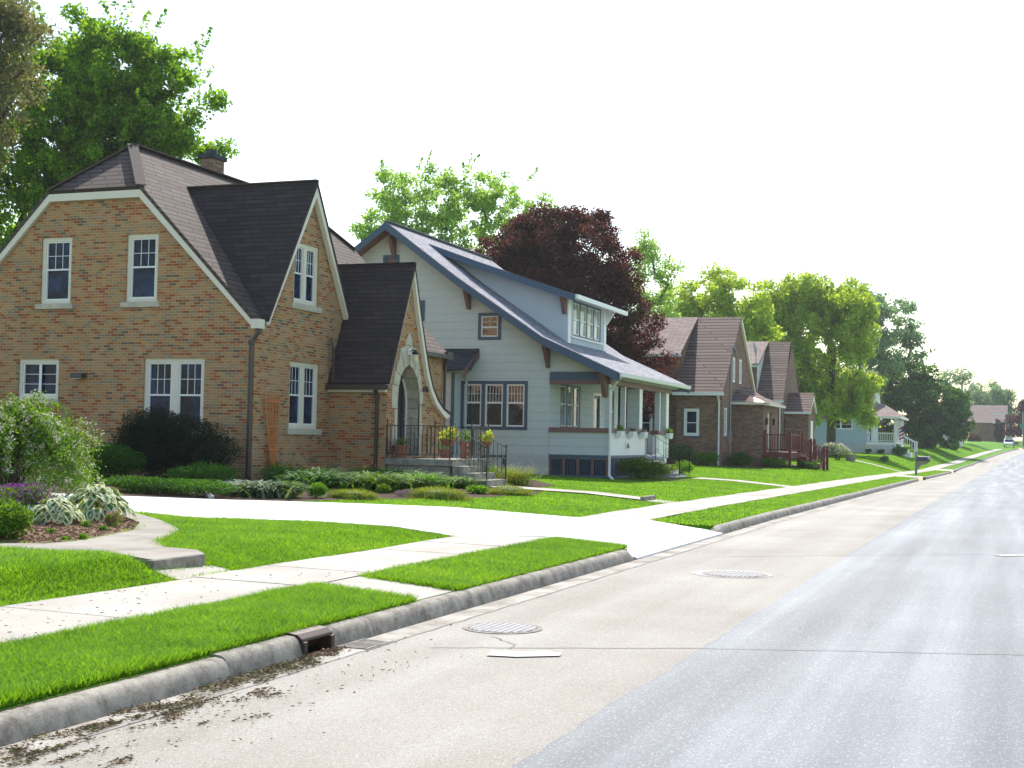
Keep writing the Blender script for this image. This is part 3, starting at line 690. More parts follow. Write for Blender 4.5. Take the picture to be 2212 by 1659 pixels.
P_PATH2 = [(-7.95,11.25),(-7.95,12.12),(-8.3,12.5),(-8.8,12.62),(-9.3,13.2),(-9.6,13.9),(-10.0,14.65),(-10.4,15.15),(-11.2,15.9),(-12.4,16.84),(-13.6,16.45),(-13.0,16.1),(-11.9,16.05),(-11.0,15.2),
           (-10.45,14.3),(-10.1,13.2),(-9.92,12.5),(-9.95,12.05),(-10.4,11.75),(-12.5,10.6),(-16,8.6),(-16,7.4),(-12.5,9.2),(-9.64,11.05),(-8.8,11.3)]
zpath = lambda x, y: max(gz(x, y), .37-.004*(abs(x)-8)+.0) if x > -11 else gz(x, y)+.02
sheet('path', P_PATH2, 'oldwalk', .025, zf=zpath, ystep=.6, xs=(-8.5,-9,-10.2,-12), skirt=.12)
mb = MB(); mb.box(-8.02,-7.935,11.22,12.12,.1,.392); mb.box(-8.6,-8.02,12.06,12.13,.1,.388)
o = mb.build('path', M['kerb'], bevel=.012); o['kind'] = 'structure'
mb = MB()
def joint3(a, b, zf, lift, w=.012, n=14):
    for i in range(n):
        p = [a[k]+(b[k]-a[k])*i/n for k in (0,1)]; q = [a[k]+(b[k]-a[k])*(i+1)/n for k in (0,1)]
        d = Vector((q[0]-p[0], q[1]-p[1])).normalized()*w/2; nx, ny = -d.y, d.x
        mb.add([(p[0]+nx,p[1]+ny,zf(*p)+lift),(p[0]-nx,p[1]-ny,zf(*p)+lift),(q[0]-nx,q[1]-ny,zf(*q)+lift),(q[0]+nx,q[1]+ny,zf(*q)+lift)], [(0,1,2,3)])
joint3((-9.0,11.2),(-8.72,12.58), zpath, .034); joint3((-9.85,11.1),(-9.98,12.3), zpath, .034); joint3((-10.2,13.5),(-9.45,13.6), zpath, .034); joint3((-10.6,14.5),(-10.0,14.75), zpath, .034); joint3((-11.6,10.25),(-12.3,9.5), zpath, .034)
o = mb.build('path', M['crack']); o['kind'] = 'structure'
P_PATH3 = [(-12.4,31.1),(-8.25,30.95),(-8.25,32.0),(-12.4,32.3)]
sheet('path', P_PATH3, 'walk', .04)
sheet('path', [(-8.2,30.95),(-7.62,30.95),(-7.62,32.0),(-8.2,32.0)], 'walk', .02)
mb = MB(); mb.box(-8.3,-8.2,30.93,32.02,.1,.36); o = mb.build('path', M['kerb'], bevel=.012); o['kind'] = 'structure'
P_PATH4 = [(-11.2,48.9),(-7.62,48.7),(-7.62,50.1),(-11.2,50.4)]; sheet('path', P_PATH4, 'walk', .02)
P_PATH5 = [(-6.35,79),(-4.97,79),(-4.97,84.3),(-6.35,84.3)]; sheet('path', P_PATH5, 'walk', .02)
P_PATH6 = [(-6.35,120.5),(-4.97,120.5),(-4.97,127.9),(-6.35,127.9)]; sheet('path', P_PATH6, 'walk', .02)
P_PATH7 = [(-11,100.5),(-7.62,100.5),(-7.62,102),(-11,102)]; sheet('path', P_PATH7, 'walk', .02)
P_BED1 = [(-9.95,12.05),(-9.92,12.5),(-10.1,13.2),(-10.45,14.3),(-11.0,15.2),(-11.9,16.05),(-13.0,16.1),(-16,15.2),(-18,13),(-18,9.5),(-16,8.7),(-12.5,10.7),(-10.4,11.75)]
sheet('ground', P_BED1, 'mulch', .03, ystep=.5)
P_BED2 = [(-15.4,19.4),(-14.6,20.0),(-13.2,20.9),(-12.5,21.5),(-12.2,22.3),(-11.85,23.9),(-11.2,25.2),(-10.75,26.3),(-10.55,28),(-10.4,29.5),(-10.75,30.9),(-12.4,31.05),(-12.4,32.35),(-11.6,32.5),(-11.6,34.5),(-13.5,38),
          (-16.9,38.2),(-16.9,27.5),(-26,27.5),(-26,16.8),(-22,16.9),(-17,18.7)]
sheet('ground', P_BED2, 'soil', .012, ystep=1)
sheet('ground', [(-11.3,43.9),(-10.9,46.5),(-11.1,48.8),(-13,48.8),(-13,43.4),(-12,43.2)], 'soil', .012)
sheet('ground', [(-17,66.5),(-12.6,65.8),(-11.4,67.2),(-11.2,70),(-11.6,79),(-14,79),(-14,68.3),(-17,68.3)], 'soil', .012)
# road joints, patches, manholes
def flat_strip(mb, pts, w, z):
    for a, b in zip(pts, pts[1:]):
        d = Vector((b[0]-a[0], b[1]-a[1])).normalized()*w/2
        mb.add([(a[0]-d.y,a[1]+d.x,z),(a[0]+d.y,a[1]-d.x,z),(b[0]+d.y,b[1]-d.x,z),(b[0]-d.y,b[1]+d.x,z)], [(0,1,2,3)])
mb = MB(); rj = random.Random(3)
def wig(p, q, n, amp): return [(p[0]+(q[0]-p[0])*i/n+rj.uniform(-amp,amp)*(0<i<n), p[1]+(q[1]-p[1])*i/n+rj.uniform(-amp,amp)*(0<i<n)) for i in range(n+1)]
flat_strip(mb, wig((-4.3,9.75),(-2.36,10.72),16,.012), .018, .006); flat_strip(mb, wig((-2.36,10.72),(1.2,12.0),26,.02), .015, .009)
flat_strip(mb, wig((-4.0,19.5),(-2.36,20.8),12,.02), .02, .006); flat_strip(mb, wig((-2.36,20.8),(1.2,23.6),26,.03), .018, .009)
flat_strip(mb, wig((-4.1,10.55),(-3.75,10.2),6,.015), .01, .006); flat_strip(mb, wig((-3.75,10.2),(-3.72,9.98),4,.01), .009, .006)
flat_strip(mb, wig((-4.68,5.5),(-4.68,18),60,.012), .014, .006); flat_strip(mb, wig((-4.68,18),(-4.68,60),90,.012), .016, .006)
flat_strip(mb, wig((-3.3,31),(-2.4,32.5),8,.03), .02, .006); flat_strip(mb, wig((-4.4,32),(-2.5,33.3),8,.03), .02, .006)
for yy in (11.85,15.4,18.5,21.4,24.2): flat_strip(mb, [(-4.955,yy),(-4.69,yy+.15)], .012, .005)
o = mb.build('road_crack', M['crack']); o['kind'] = 'structure'
mb = MB(); mb.add([(-3.75,9.56,.011),(-3.52,9.60,.011),(-3.24,9.80,.011),(-3.27,9.93,.011),(-3.42,9.99,.011),(-3.55,9.88,.011),(-3.79,9.78,.011)], [(0,1,2,3,4,5,6)])
flat_strip(mb, [(-.25,22.1),(.25,22.5)], .22, .012)
o = mb.build('road_patch', M['patch']); o['kind'] = 'structure'
def manhole(x, y, r, label):
    o = thing('manhole_cover', (x,y,0), label, 'manhole cover', 'manhole covers in the road')
    mb = MB(); mb.lathe((x,y,0), [(r+.05,-.03),(r+.05,.008),(r+.004,.008),(r+.004,-.02)], 40); mb.build('ring', M['kerb'], o)
    mb = MB(); mb.lathe((x,y,0), [(r,-.02),(r,.010),(r-.012,.014),(.01,.014)], 40); c = mb.build('lid', M['waffle'], o)
    return
    mb = MB(); n = int(r/.055)
    for i in range(-n, n+1):
        for j in range(-n, n+1):
            a, b = i*.055, j*.055
            if a*a+b*b < (r-.05)**2: mb.box(x+a-.017, x+a+.017, y+b-.017, y+b+.017, .0145, .019)
    mb.build('tread_pattern', M['iron'], c)
manhole(-4.18, 11.03, .30, 'round iron manhole cover nearest the storm drain, with a small crack beside it')
manhole(-3.30, 16.95, .36, 'round iron manhole cover farther up the road, in front of the driveway mouth')
flatp = MB(); flatp.lathe((-3.35,17.0,0), [(.01,-.01),(.52,-.01),(.52,.0052),(.01,.0052)], 26)
M['worn'] = m_road('worn_patch', (.26,.24,.225), (.33,.31,.29), (.40,.38,.36), .85, .2, .1)
o = flatp.build('road_patch', M['worn']); o['kind'] = 'structure'; 
# storm drain in the kerb
o = thing('storm_drain', (-5.05,9.17,0), 'brown iron kerb inlet with a black opening, set in the concrete kerb', 'storm drain')
mb = MB(); prof = [(-5.20,.0),(-5.20,.158),(-5.10,.166),(-5.03,.158),(-4.985,.125),(-4.98,.105),(-5.04,.105),(-5.12,.0)]
mb.prism([(x, 8.93, z) for x, z in prof], (0,.48,0)); mb.box(-5.12,-4.962,8.93,8.985,-.03,.104); mb.box(-5.12,-4.962,9.355,9.41,-.03,.104)
mb.box(-5.12,-4.962,8.986,9.354,-.05,-.012); mb.build('frame', M['rust'], o, bevel=.006)
mb = MB(); mb.box(-5.11,-5.10,8.98,9.36,-.02,.10); mb.build('opening', M['dark'], o)
mb = MB()
for i in range(9): mb.box(-4.95,-4.70,9.45+i*.05,9.475+i*.05,.001,.009)
mb.box(-4.96,-4.945,9.43,9.9,.001,.01); mb.box(-4.71,-4.69,9.43,9.9,.001,.01)
mb.build('grate', M['kerb'], o)
# wind-blown debris along the gutter
def debris(name, spots, n, L, W, mat, seed):
    rng = np.random.default_rng(seed); P = []
    for (x, y, sx, sy, wgt) in spots:
        k = int(n*wgt); P.append(np.stack([rng.normal(x, sx, k), rng.normal(y, sy, k), np.zeros(k)], 1))
    P = np.concatenate(P); P = P[P[:,0] > -4.95]; P[:,2] = .008+np.abs(rng.normal(size=len(P)))*.006
    a = unit(np.stack([rng.normal(.25,.5,len(P)), rng.normal(.6,.5,len(P)), rng.normal(0,.12,len(P))], 1))
    v, f = cards(P, L, W, a, .1, rng); o = np_mesh(name, v, f, M[mat]); o['kind'] = 'stuff'
    o['label'] = 'dry brown seed husks and twigs littered along the gutter'; return o
rc = random.Random(21); cl = []
for k in range(150):       # matted streaks left by the last rain, thickest by the kerb joint
    y = rc.choice([rc.gauss(7.95,.3), rc.gauss(8.5,.35), rc.gauss(6.6,.6), rc.gauss(6.0,.6), rc.gauss(7.3,.5)]); x = -4.92+abs(rc.gauss(0, .09 if y > 7.6 else .32))
    if x > -3.7: continue
    cl.append((x, y, .012+rc.random()*.03, .03+rc.random()*.07, rc.random()**2*.02+.002))
cl.append((-4.4,7.2,.35,1.4,.10))
debris('debris', cl, 2600, .034, .009, 'debris', 5); debris('debris', [c for c in cl if c[0] < -4.6], 1500, .034, .010, 'drygreen', 6)
debris('debris', [(-4.9,9.15,.03,.1,1)], 260, .04, .02, 'mulch', 8)
rng = np.random.default_rng(31); k = 420
P = np.stack([rng.uniform(-7.5,-6.45,k), 5.5+rng.exponential(2.2,k), np.zeros(k)], 1); P[:,2] = [gz(a,b)+.026 for a,b in P[:,:2]]
v, f = cards(P, .035, .008, unit(np.stack([rng.normal(size=k), rng.normal(size=k), np.zeros(k)],1)), .05, rng); o = np_mesh('debris', v, f, M['debris']); o['kind'] = 'stuff'
# bark chips on the near bed
k = 9000; P = np.stack([rng.uniform(-13,-9.9,k), rng.uniform(11,16,k), np.zeros(k)], 1)
def pip(P, poly):
    x, y = P[:,0], P[:,1]; ins = np.zeros(len(P), bool); n = len(poly)
    for i in range(n):
        (x1,y1),(x2,y2) = poly[i], poly[(i+1) % n]
        if y1 == y2: continue
        c = ((y1 > y) != (y2 > y)) & (x < (x2-x1)*(y-y1)/(y2-y1)+x1); ins ^= c
    return ins
P = P[pip(P, P_BED1)]; P[:,2] = [gz(a,b)+.035+random.random()*.012 for a,b in P[:,:2]]
v, f = cards(P, .05, .018, unit(rng.normal(size=(len(P),3))*np.array([1,1,.25])), .1, rng); o = np_mesh('bark_mulch', v, f, M['mulch']); o['kind'] = 'stuff'; o['label'] = 'loose reddish brown bark chips on the near bed'
# grass blades
PI_ = math.pi
def lawn_blades(n0, y0, y1, x0, x1, Lg, Wg, seed, gzv=None):
    rng = np.random.default_rng(seed)
    P = np.stack([rng.uniform(x0, x1, n0), rng.uniform(y0, y1, n0), np.zeros(n0)], 1)
    bx = np.array([bend(t) for t in P[:,1]]) if y1 > 130 else 0
    X = P[:,0]; keep = (X < -5.13)
    keep &= ~((X > -7.63) & (X < -6.36))
    P[:,0] += bx
    e = .04
    for poly in (P_DRIVE, P_CROSS_X, P_PATH1, P_PATH2, P_PATH3, P_PATH4, P_PATH5, P_PATH6, P_PATH7, P_BED1, P_BED2):
        Q = P.copy(); Q[:,:2] += rng.normal(size=(n0,2))*e
        keep &= ~pip(Q, poly)
    # only what the camera's field can see (plus a margin of a few metres)
    ang = np.degrees(np.arctan2(-P[:,0], P[:,1])); keep &= (ang < 46) & (ang > -4)
    P = P[keep]; n = len(P)
    P[:,2] = np.array([gz(a, b) for a, b in P[:,:2]])-.01
    cl_ = .5+.5*np.sin(P[:,0]*3.1+np.sin(P[:,1]*2.3)*1.5)*np.sin(P[:,1]*2.7+P[:,0])
    d = unit(np.stack([rng.normal(0,.38,n), rng.normal(0,.38,n), np.ones(n)], 1))
    L = Lg*rng.uniform(.55, 1.15, n)*(.85+.3*cl_)
    v, f = blades(P, d, L, Wg*rng.uniform(.7,1.3,n), .35, 2, rng)
    o = np_mesh('grass', v, f, M['grassblade']); o['kind'] = 'stuff'; return o
lawn_blades(190000, 4.6, 12.6, -6.36, -5.12, .105, .006, 1)
lawn_blades(80000, 12, 19.5, -6.36, -5.12, .10, .0085, 2)
lawn_blades(150000, 7.5, 13, -11.5, -7.60, .10, .007, 3)
lawn_blades(230000, 11.5, 18.5, -12.5, -7.60, .095, .009, 4)
lawn_blades(60000, 20, 32, -12.6, -7.62, .065, .012, 5)
lawn_blades(150000, 30, 54, -16, -7.62, .055, .02, 6)
lawn_blades(50000, 23.5, 60, -6.36, -5.16, .065, .02, 7)
lawn_blades(110000, 54, 110, -16, -7.62, .055, .035, 8)
lawn_blades(30000, 60, 130, -6.36, -5.16, .06, .04, 9)
lawn_blades(70000, 110, 230, -16, -7.62, .06, .06, 10)

# ---------------------------------------------------------------- house 1: tan brick cottage
def box_thing(parent, name, mat, *b, bevel=0):
    mb = MB(); mb.box(*b); return mb.build(name, M[mat], parent, bevel=bevel)
def downspout(parent, pts, w=.085, mat='brown_metal', d=.07, label=None):
    mb = MB()
    for a, b in zip(pts, pts[1:]): mb.bar(a, b, w, d, up=(1,0,0) if abs(Vector(b).z-Vector(a).z) > .01 and a[0] == b[0] and a[1] == b[1] else (0,0,1))
    for p in pts[1:-1]: mb.box(p[0]-w*.52, p[0]+w*.52, p[1]-w*.52, p[1]+w*.52, p[2]-w*.52, p[2]+w*.52)
    o = mb.build('downspout', M[mat], parent, bevel=.012); return o
H1 = thing('brick_house', (-21.4,32.9,.5), 'tan and red brick cottage with clipped gable, steep dark front gable and arched stone entry', 'house')
G = Plane('Y', 27.4); Fc = Plane('X', -16.75)
zb = .3
win_g = [(-23.02,-22.09,4.83,6.51),(-20.45,-19.53,4.83,6.51),(-23.62,-22.37,2.44,3.45),(-19.84,-18.12,1.62,3.45)]
win_f = [(29.14,30.40,4.94,6.48),(29.06,30.55,1.82,3.49)]
mb = wall(G, [(-26.0,zb),(-16.75,zb),(-16.75,4.38),(-20.02,7.60),(-22.78,7.60),(-26.0,4.38)], win_g)
wall(Fc, [(27.4,zb),(38.5,zb),(38.5,4.40),(32.1,4.40),(29.92,7.98),(27.72,4.40),(27.4,4.40)], win_f, mb)
mb.add([(-16.75,38.5,zb),(-26,38.5,zb),(-26,38.5,4.38),(-22.78,38.5,7.6),(-20.02,38.5,7.6),(-16.75,38.5,4.38)], [(0,1,2,3,4,5)])
mb.add([(-26,27.4,zb),(-26,38.5,zb),(-26,38.5,4.38),(-26,27.4,4.38)], [(0,1,2,3)])
mb.build('wall', M['brick'], H1)
# main roof with clipped ends
y0, y1 = 27.28, 38.62; Xr = -21.4
def rz(x): return 4.40+(-16.72-x)*1.0 if x > Xr else 4.40+(x+26.08)*1.0
ea, eb, ca, cb = -16.58, -26.22, -20.0, -22.8
mb = MB()
mb.slab([(ca,y0,rz(ca)),(ea,y0,rz(ea)),(ea,27.6,rz(ea)),(-20.5,29.92,rz(-20.5)),(ea,32.16,rz(ea)),(ea,y1,rz(ea)),(ca,y1,rz(ca)),(Xr,y1-1.5,rz(Xr)),(Xr,y0+1.5,rz(Xr))], .09)
mb.slab([(eb,y0,rz(eb)),(cb,y0,rz(cb)),(Xr,y0+1.5,rz(Xr)),(Xr,y1-1.5,rz(Xr)),(cb,y1,rz(cb)),(eb,y1,rz(eb))], .09)
mb.slab([(cb,y0,rz(cb)),(ca,y0,rz(ca)),(Xr,y0+1.5,rz(Xr))], .09); mb.slab([(cb,y1,rz(cb)),(ca,y1,rz(ca)),(Xr,y1-1.5,rz(Xr))], .09)
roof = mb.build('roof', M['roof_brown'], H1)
mb = MB()
for x, y, x2, y2 in ((ca,y0,Xr,y0+1.5),(cb,y0,Xr,y0+1.5),(Xr,y0+1.5,Xr,y1-1.5),(ca,y1,Xr,y1-1.5)): mb.bar((x,y,rz(x)+.012), (x2,y2,rz(x2)+.012), .26, .035)
mb.build('ridge_cap', M['cap_brown'], roof)
# rake boards round the clipped gable, each board a prism in the gable plane
for yy, s_ in ((27.29,1),(38.52,1)):
    out_ = [(-26.2,4.22),(-22.82,7.585),(-19.98,7.585),(-16.6,4.24)]; inn = [(-26.2,3.98),(-22.74,7.40),(-20.06,7.40),(-16.72,4.12)]
    mb = MB()
    for i in range(3): mb.prism([(out_[i][0],yy,out_[i][1]),(out_[i+1][0],yy,out_[i+1][1]),(inn[i+1][0],yy,inn[i+1][1]),(inn[i][0],yy,inn[i][1])], (0,.10,0))
    mb.build('rake_board', M['cream'], H1)
# chimney (on the ridge)
mb = MB(); mb.box(-21.95,-21.55,32.7,33.3,8.0,9.55); ch = mb.build('chimney', M['brick_red'], roof)
mb = MB(); mb.box(-22.01,-21.49,32.64,33.36,9.551,9.68); mb.lathe((-21.75,32.95,9.68), [(.17,0),(.15,.16),(.1,.16),(.1,.0)], 12); mb.build('cap', M['roof_slate'], ch)
# steep front gable
ap = (29.92, 8.12); nl, fl = 27.66, 32.16
mb = MB(); xb = Xr+(rz(Xr)-ap[1]); xf = -16.58
mb.slab([(xf,nl,4.36),(xf,ap[0],ap[1]),(xb,ap[0],ap[1]),(-16.66,nl,4.36)], .07)
mb.slab([(xf,fl,4.36),(xf,ap[0],ap[1]),(xb,ap[0],ap[1]),(-16.66,fl,4.36)], .07)
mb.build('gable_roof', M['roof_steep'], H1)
mb = MB(); mb.bar((xf,ap[0],ap[1]+.01), (xb,ap[0],ap[1]+.01), .16, .03); mb.build('ridge_cap', M['cap_brown'], H1)
mb = MB()
for b in (nl, fl):
    sgn = -1 if b < ap[0] else 1; k = (ap[1]-4.36)/abs(b-ap[0])
    mb.prism([(-16.73, ap[0], ap[1]-.10),(-16.73, b, 4.26),(-16.73, b-sgn*.10, 4.26),(-16.73, ap[0], ap[1]-.42)], (.135,0,0))
mb.build('rake_board', M['cream'], H1)
mb = MB()      # weathered valley flashing
mb.bar((-16.75,27.7,4.40), (xb-.05,ap[0],ap[1]-.0), .10, .02, up=(0,0,1)); mb.build('valley_flashing', M['roof_slate'], H1)
# windows
for i, w_ in enumerate(win_g): window(H1, G, *w_[:2], w_[2], w_[3], n=2 if i == 3 else 1, casing=.1, mull=.2, grid=(3,2) if i != 2 else (2,3), meet=.52, hung=i != 2,
                                      sill=(.1,.13,'stone') if i != 2 else (.04,.11,'stone'), rec=.05)
mb = MB(); G.box(mb, -22.99+.0, -22.93, 2.58, 3.31, -.06, -.05); G.box(mb, -23.015,-22.975,2.55,3.34,-.1,-.055); mb.build('window', M['white'], H1)
for w_ in win_f: window(H1, Fc, *w_[:2], w_[2], w_[3], n=2, casing=.1, mull=.16, grid=(3,2), meet=.5, sill=(.12,.15,'stone'), rec=.05)
# wall lamp on the gable wall
o = thing('wall_lamp', (-21.66,27.35,3.0), 'small dark floodlight fixed to the brick gable between the two ground floor windows', 'wall lamp')
mb = MB(); mb.box(-21.74,-21.58,27.36,27.40,2.97,3.07); mb.build('bracket', M['black_iron'], o)
mb = MB(); mb.prism([(-21.83,27.35,3.09),(-21.83,27.17,3.07),(-21.83,27.15,2.96),(-21.83,27.22,2.95),(-21.83,27.35,2.99)], (.34,0,0)); mb.build('housing', M['brown_metal'], o, bevel=.008)
mb = MB(); mb.box(-21.80,-21.52,27.155,27.30,2.945,2.955); mb.build('lens', M['lamp_glass'], o)
# gutters and downspouts
mb = MB(); mb.box(-16.72,-16.52,38.35,38.75,4.1,4.34); mb.box(-16.62,-16.50,32.3,38.75,4.12,4.25); mb.build('gutter', M['brown_metal'], H1)
mb = MB(); mb.box(-16.78,-16.56,27.24,27.5,4.14,4.36); mb.build('gutter_box', M['cream'], H1)
downspout(H1, [(-16.62,27.45,4.22),(-16.62,27.36,4.08),(-16.80,27.32,3.82),(-16.80,27.32,.62),(-16.86,27.0,.48)], w=.11)
downspout(H1, [(-16.62,38.5,4.2),(-16.68,38.5,3.9),(-16.68,38.5,.5)], w=.10)
# entry: projecting gabled bay with a flared eave
Xe = -15.1; E_ = Plane('X', Xe); Ys = 31.12
flare = [(32.47,6.20),(32.72,5.50),(32.95,4.85),(33.25,4.12),(33.52,3.50),(33.80,3.05),(34.15,2.72),(34.55,2.50),(34.95,2.38)]
AR = [(31.78,1.16),(31.76,2.6),(31.80,2.95),(31.92,3.25),(32.12,3.46),(32.42,3.60),(32.72,3.46),(32.95,3.25),(33.10,2.95),(33.16,2.6),(33.16,1.16)]
outl = [(Ys,zb),(Ys,3.0)]+flare[:1]+[(a-.05,b-.10) for a, b in flare[1:-1]]+[(34.88,2.30),(34.88,zb)]
loops = [[Vector(E_.P(u,z)) for u, z in outl], [Vector(E_.P(u,z)) for u, z in reversed(AR)]]
mb = MB(); tr = tessellate_polygon(loops); mb.add([v for l in loops for v in l], [tuple(t) for t in tr])
mb.add([(Xe,Ys,zb),(-16.75,Ys,zb),(-16.75,Ys,3.0),(Xe,Ys,3.0)], [(0,1,2,3)])
mb.add([(Xe,34.88,zb),(-16.75,34.88,zb),(-16.75,34.88,2.3),(Xe,34.88,2.3)], [(0,1,2,3)])
mb.build('entry_wall', M['brick'], H1)
mb = MB(); n = len(AR); dpt = -.46
mb.add([E_.P(u,z,.0) for u, z in AR]+[E_.P(u,z,dpt) for u, z in AR], [(i, i+1, i+1+n, i+n) for i in range(n-1)])
mb.build('arch_reveal', M['stone_blocks'], H1)
mb = MB(); mb.prism([E_.P(u,z,dpt+.05) for u, z in AR], (-.05,0,0)); dr = mb.build('door', M['door_purple'], H1)
mb = MB(); mb.box(Xe+dpt+.045,Xe+dpt+.075,31.98,32.92,2.25,2.29)
for yy in (32.0,32.45,32.9): mb.box(Xe+dpt+.045,Xe+dpt+.07,yy-.02,yy+.02,1.3,3.2)
mb.box(Xe+dpt+.045,Xe+dpt+.06,32.08,32.82,2.5,3.1); mb.build('door_panel', M['black_iron'], dr)
mb = MB(); mb.lathe((Xe+dpt+.09,33.0,2.15), [(.0,-.02),(.03,-.02),(.03,.02),(.0,.02)], 10); mb.build('handle', M['iron'], dr)
mb = MB(); mb.prism([E_.P(33.10,1.16,dpt+.06),E_.P(33.157,1.16,dpt+.06),E_.P(33.157,2.6,dpt+.06),E_.P(33.09,2.95,dpt+.06),E_.P(32.9,3.25,dpt+.06),E_.P(32.86,3.2,dpt+.06),E_.P(33.04,2.92,dpt+.06),E_.P(33.10,2.6,dpt+.06)], (.04,0,0)); mb.build('door_frame', M['white'], dr)
# rugged stone surround: separate blocks round the arch
SO = [(31.57,1.16),(31.62,1.42),(31.50,1.42),(31.48,1.95),(31.60,1.96),(31.60,2.40),(31.42,2.41),(31.41,3.02),(31.50,3.04),(31.55,3.36),(31.66,3.40),(31.70,3.62),(31.80,3.66),(31.86,3.98),(32.06,4.02),
      (32.18,4.06),(32.20,4.22),(32.40,4.44),(32.56,4.32),(32.62,4.08),(32.86,4.03),(32.92,3.80),(33.04,3.72),(33.12,3.42),(33.22,3.30),(33.24,2.95),(33.36,2.88),(33.35,2.62),(33.27,2.55),(33.30,2.1),(33.38,2.05),(33.37,1.75),(33.26,1.7),(33.27,1.16)]
ARo = [(u,z) for u, z in AR]
loop = [Vector(E_.P(u,z,.02)) for u, z in SO]+[Vector(E_.P(u,z,.02)) for u, z in reversed(ARo)]
mb = MB(); tr = tessellate_polygon([loop]); m_ = len(loop); back = [v-Vector((.05,0,0)) for v in loop]
mb.add(loop+back, [tuple(t) for t in tr]+[(i, (i+1) % m_, (i+1) % m_+m_, i+m_) for i in range(m_)]); mb.build('stone_surround', M['stone'], H1)
mb = MB()
for a, b in (((31.42,2.4),(31.76,2.4)),((31.42,3.03),(31.8,3.0)),((31.6,3.4),(31.93,3.25)),((31.86,3.95),(32.15,3.47)),((32.2,4.1),(32.6,4.1)),((32.42,3.6),(32.42,4.1)),((32.9,3.8),(32.75,3.45)),((33.1,3.4),(32.96,3.25)),((33.13,2.95),(33.3,2.9)),((31.5,1.42),(31.78,1.42)),((31.48,1.95),(31.78,1.95)),((33.16,2.07),(33.36,2.07)),((33.16,2.55),(33.3,2.55)),((33.16,1.72),(33.3,1.72))):
    mb.bar(E_.P(a[0],a[1],.021), E_.P(b[0],b[1],.021), .012, .006, up=(1,0,0))
mb.build('mortar_joint', M['soil'], H1)
# entry roof
mb = MB(); xo = Xe+.12; xbk = -18.7
def flared_roof(mb, th=.07):
    fl_ = [(32.45,6.30)]+[(a+.03,b+.02) for a, b in flare[1:]]+[(35.08,2.37)]
    for (a, za), (b, zc) in zip(fl_, fl_[1:]):
        mb.slab([(xo,a,za),(xo,b,zc),(xbk if za > 4.3 else -16.75,b,zc),(xbk if za > 4.3 else -16.75,a,za)], th)
flared_roof(mb)
mb.slab([(xo,32.45,6.30),(xo,30.98,3.02),(-16.76,30.98,3.02),(-18.7,32.45,6.30)], .08)
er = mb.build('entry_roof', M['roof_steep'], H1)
mb = MB(); mb.bar((xo,32.45,6.31), (-18.7,32.45,6.31), .16, .03); mb.build('ridge_cap', M['roof_steep'], er)
mb = MB(); c0 = [(32.46,6.20)]+[(a+.02,b-.06) for a, b in flare[1:]]+[(35.02,2.30)]; c1 = [(32.46,5.85)]+[(a-.10,b-.16) for a, b in flare[1:-1]]+[(34.72,2.22)]
c1 = c1+[(34.9,2.18)] if len(c1) < len(c0) else c1
for i in range(len(c0)-1): mb.prism([(Xe+.005,)+c0[i], (Xe+.005,)+c0[i+1], (Xe+.005,)+c1[i+1], (Xe+.005,)+c1[i]], (.11,0,0))
mb.prism([(Xe+.005,32.46,6.20),(Xe+.005,31.0,2.96),(Xe+.005,31.06,2.96),(Xe+.005,32.46,6.05)], (.11,0,0))
mb.build('rake_board', M['cream'], H1)
mb = MB(); mb.box(-16.74,Xe+.14,30.88,30.99,2.86,2.99); mb.build('gutter', M['brown_metal'], H1)
mb = MB(); mb.box(-16.74,Xe+.02,31.0,31.1,2.80,2.86); mb.build('soffit', M['cream'], H1)
downspout(H1, [(-15.34,30.95,2.86),(-15.34,31.06,2.7),(-15.34,31.06,.45)], w=.10)
downspout(H1, [(-16.66,30.98,4.2),(-16.60,31.02,3.9),(-16.60,31.02,3.05)], w=.08)
# number and lantern
def text(parent, name, body, size, mat, loc, rot, ext=.006, xs=1.0):
    c = bpy.data.curves.new(name, 'FONT'); c.body = body; c.size = size; c.extrude = ext; c.align_x = 'CENTER'; c.align_y = 'CENTER'
    tmp = bpy.data.objects.new(name, c); COL.objects.link(tmp); dg = bpy.context.evaluated_depsgraph_get(); me = bpy.data.meshes.new_from_object(tmp.evaluated_get(dg))
    bpy.data.objects.remove(tmp); bpy.data.curves.remove(c); me.materials.clear(); me.materials.append(M[mat])
    o = bpy.data.objects.new(name, me); COL.objects.link(o); o.parent = parent; o.location = Vector(loc)-origin(parent); o.rotation_euler = rot; o.scale = (xs,1,1); return o
text(H1, 'house_number', '615', .23, 'black_iron', (Xe+.03,33.52,2.97), (R(90),0,R(90)), .012)
o = thing('wall_lantern', (Xe,32.42,3.92), 'black and white glass lantern on the stone above the arched door', 'lantern')
mb = MB(); mb.box(Xe+.02,Xe+.05,32.33,32.47,3.85,4.02); mb.build('back_plate', M['white'], o)
mb = MB(); mb.tube([(Xe+.05,32.4,3.94),(Xe+.14,32.4,3.99),(Xe+.2,32.4,3.96)], .014, 6); mb.lathe((Xe+.2,32.4,3.84), [(.03,.14),(.10,.06),(.085,.02),(.02,.02)], 10); mb.build('hood', M['black_iron'], o)
mb = MB(); mb.lathe((Xe+.2,32.4,3.62), [(.035,.0),(.075,.08),(.08,.2),(.06,.235)], 10); mb.build('shade', M['lamp_glass'], o)
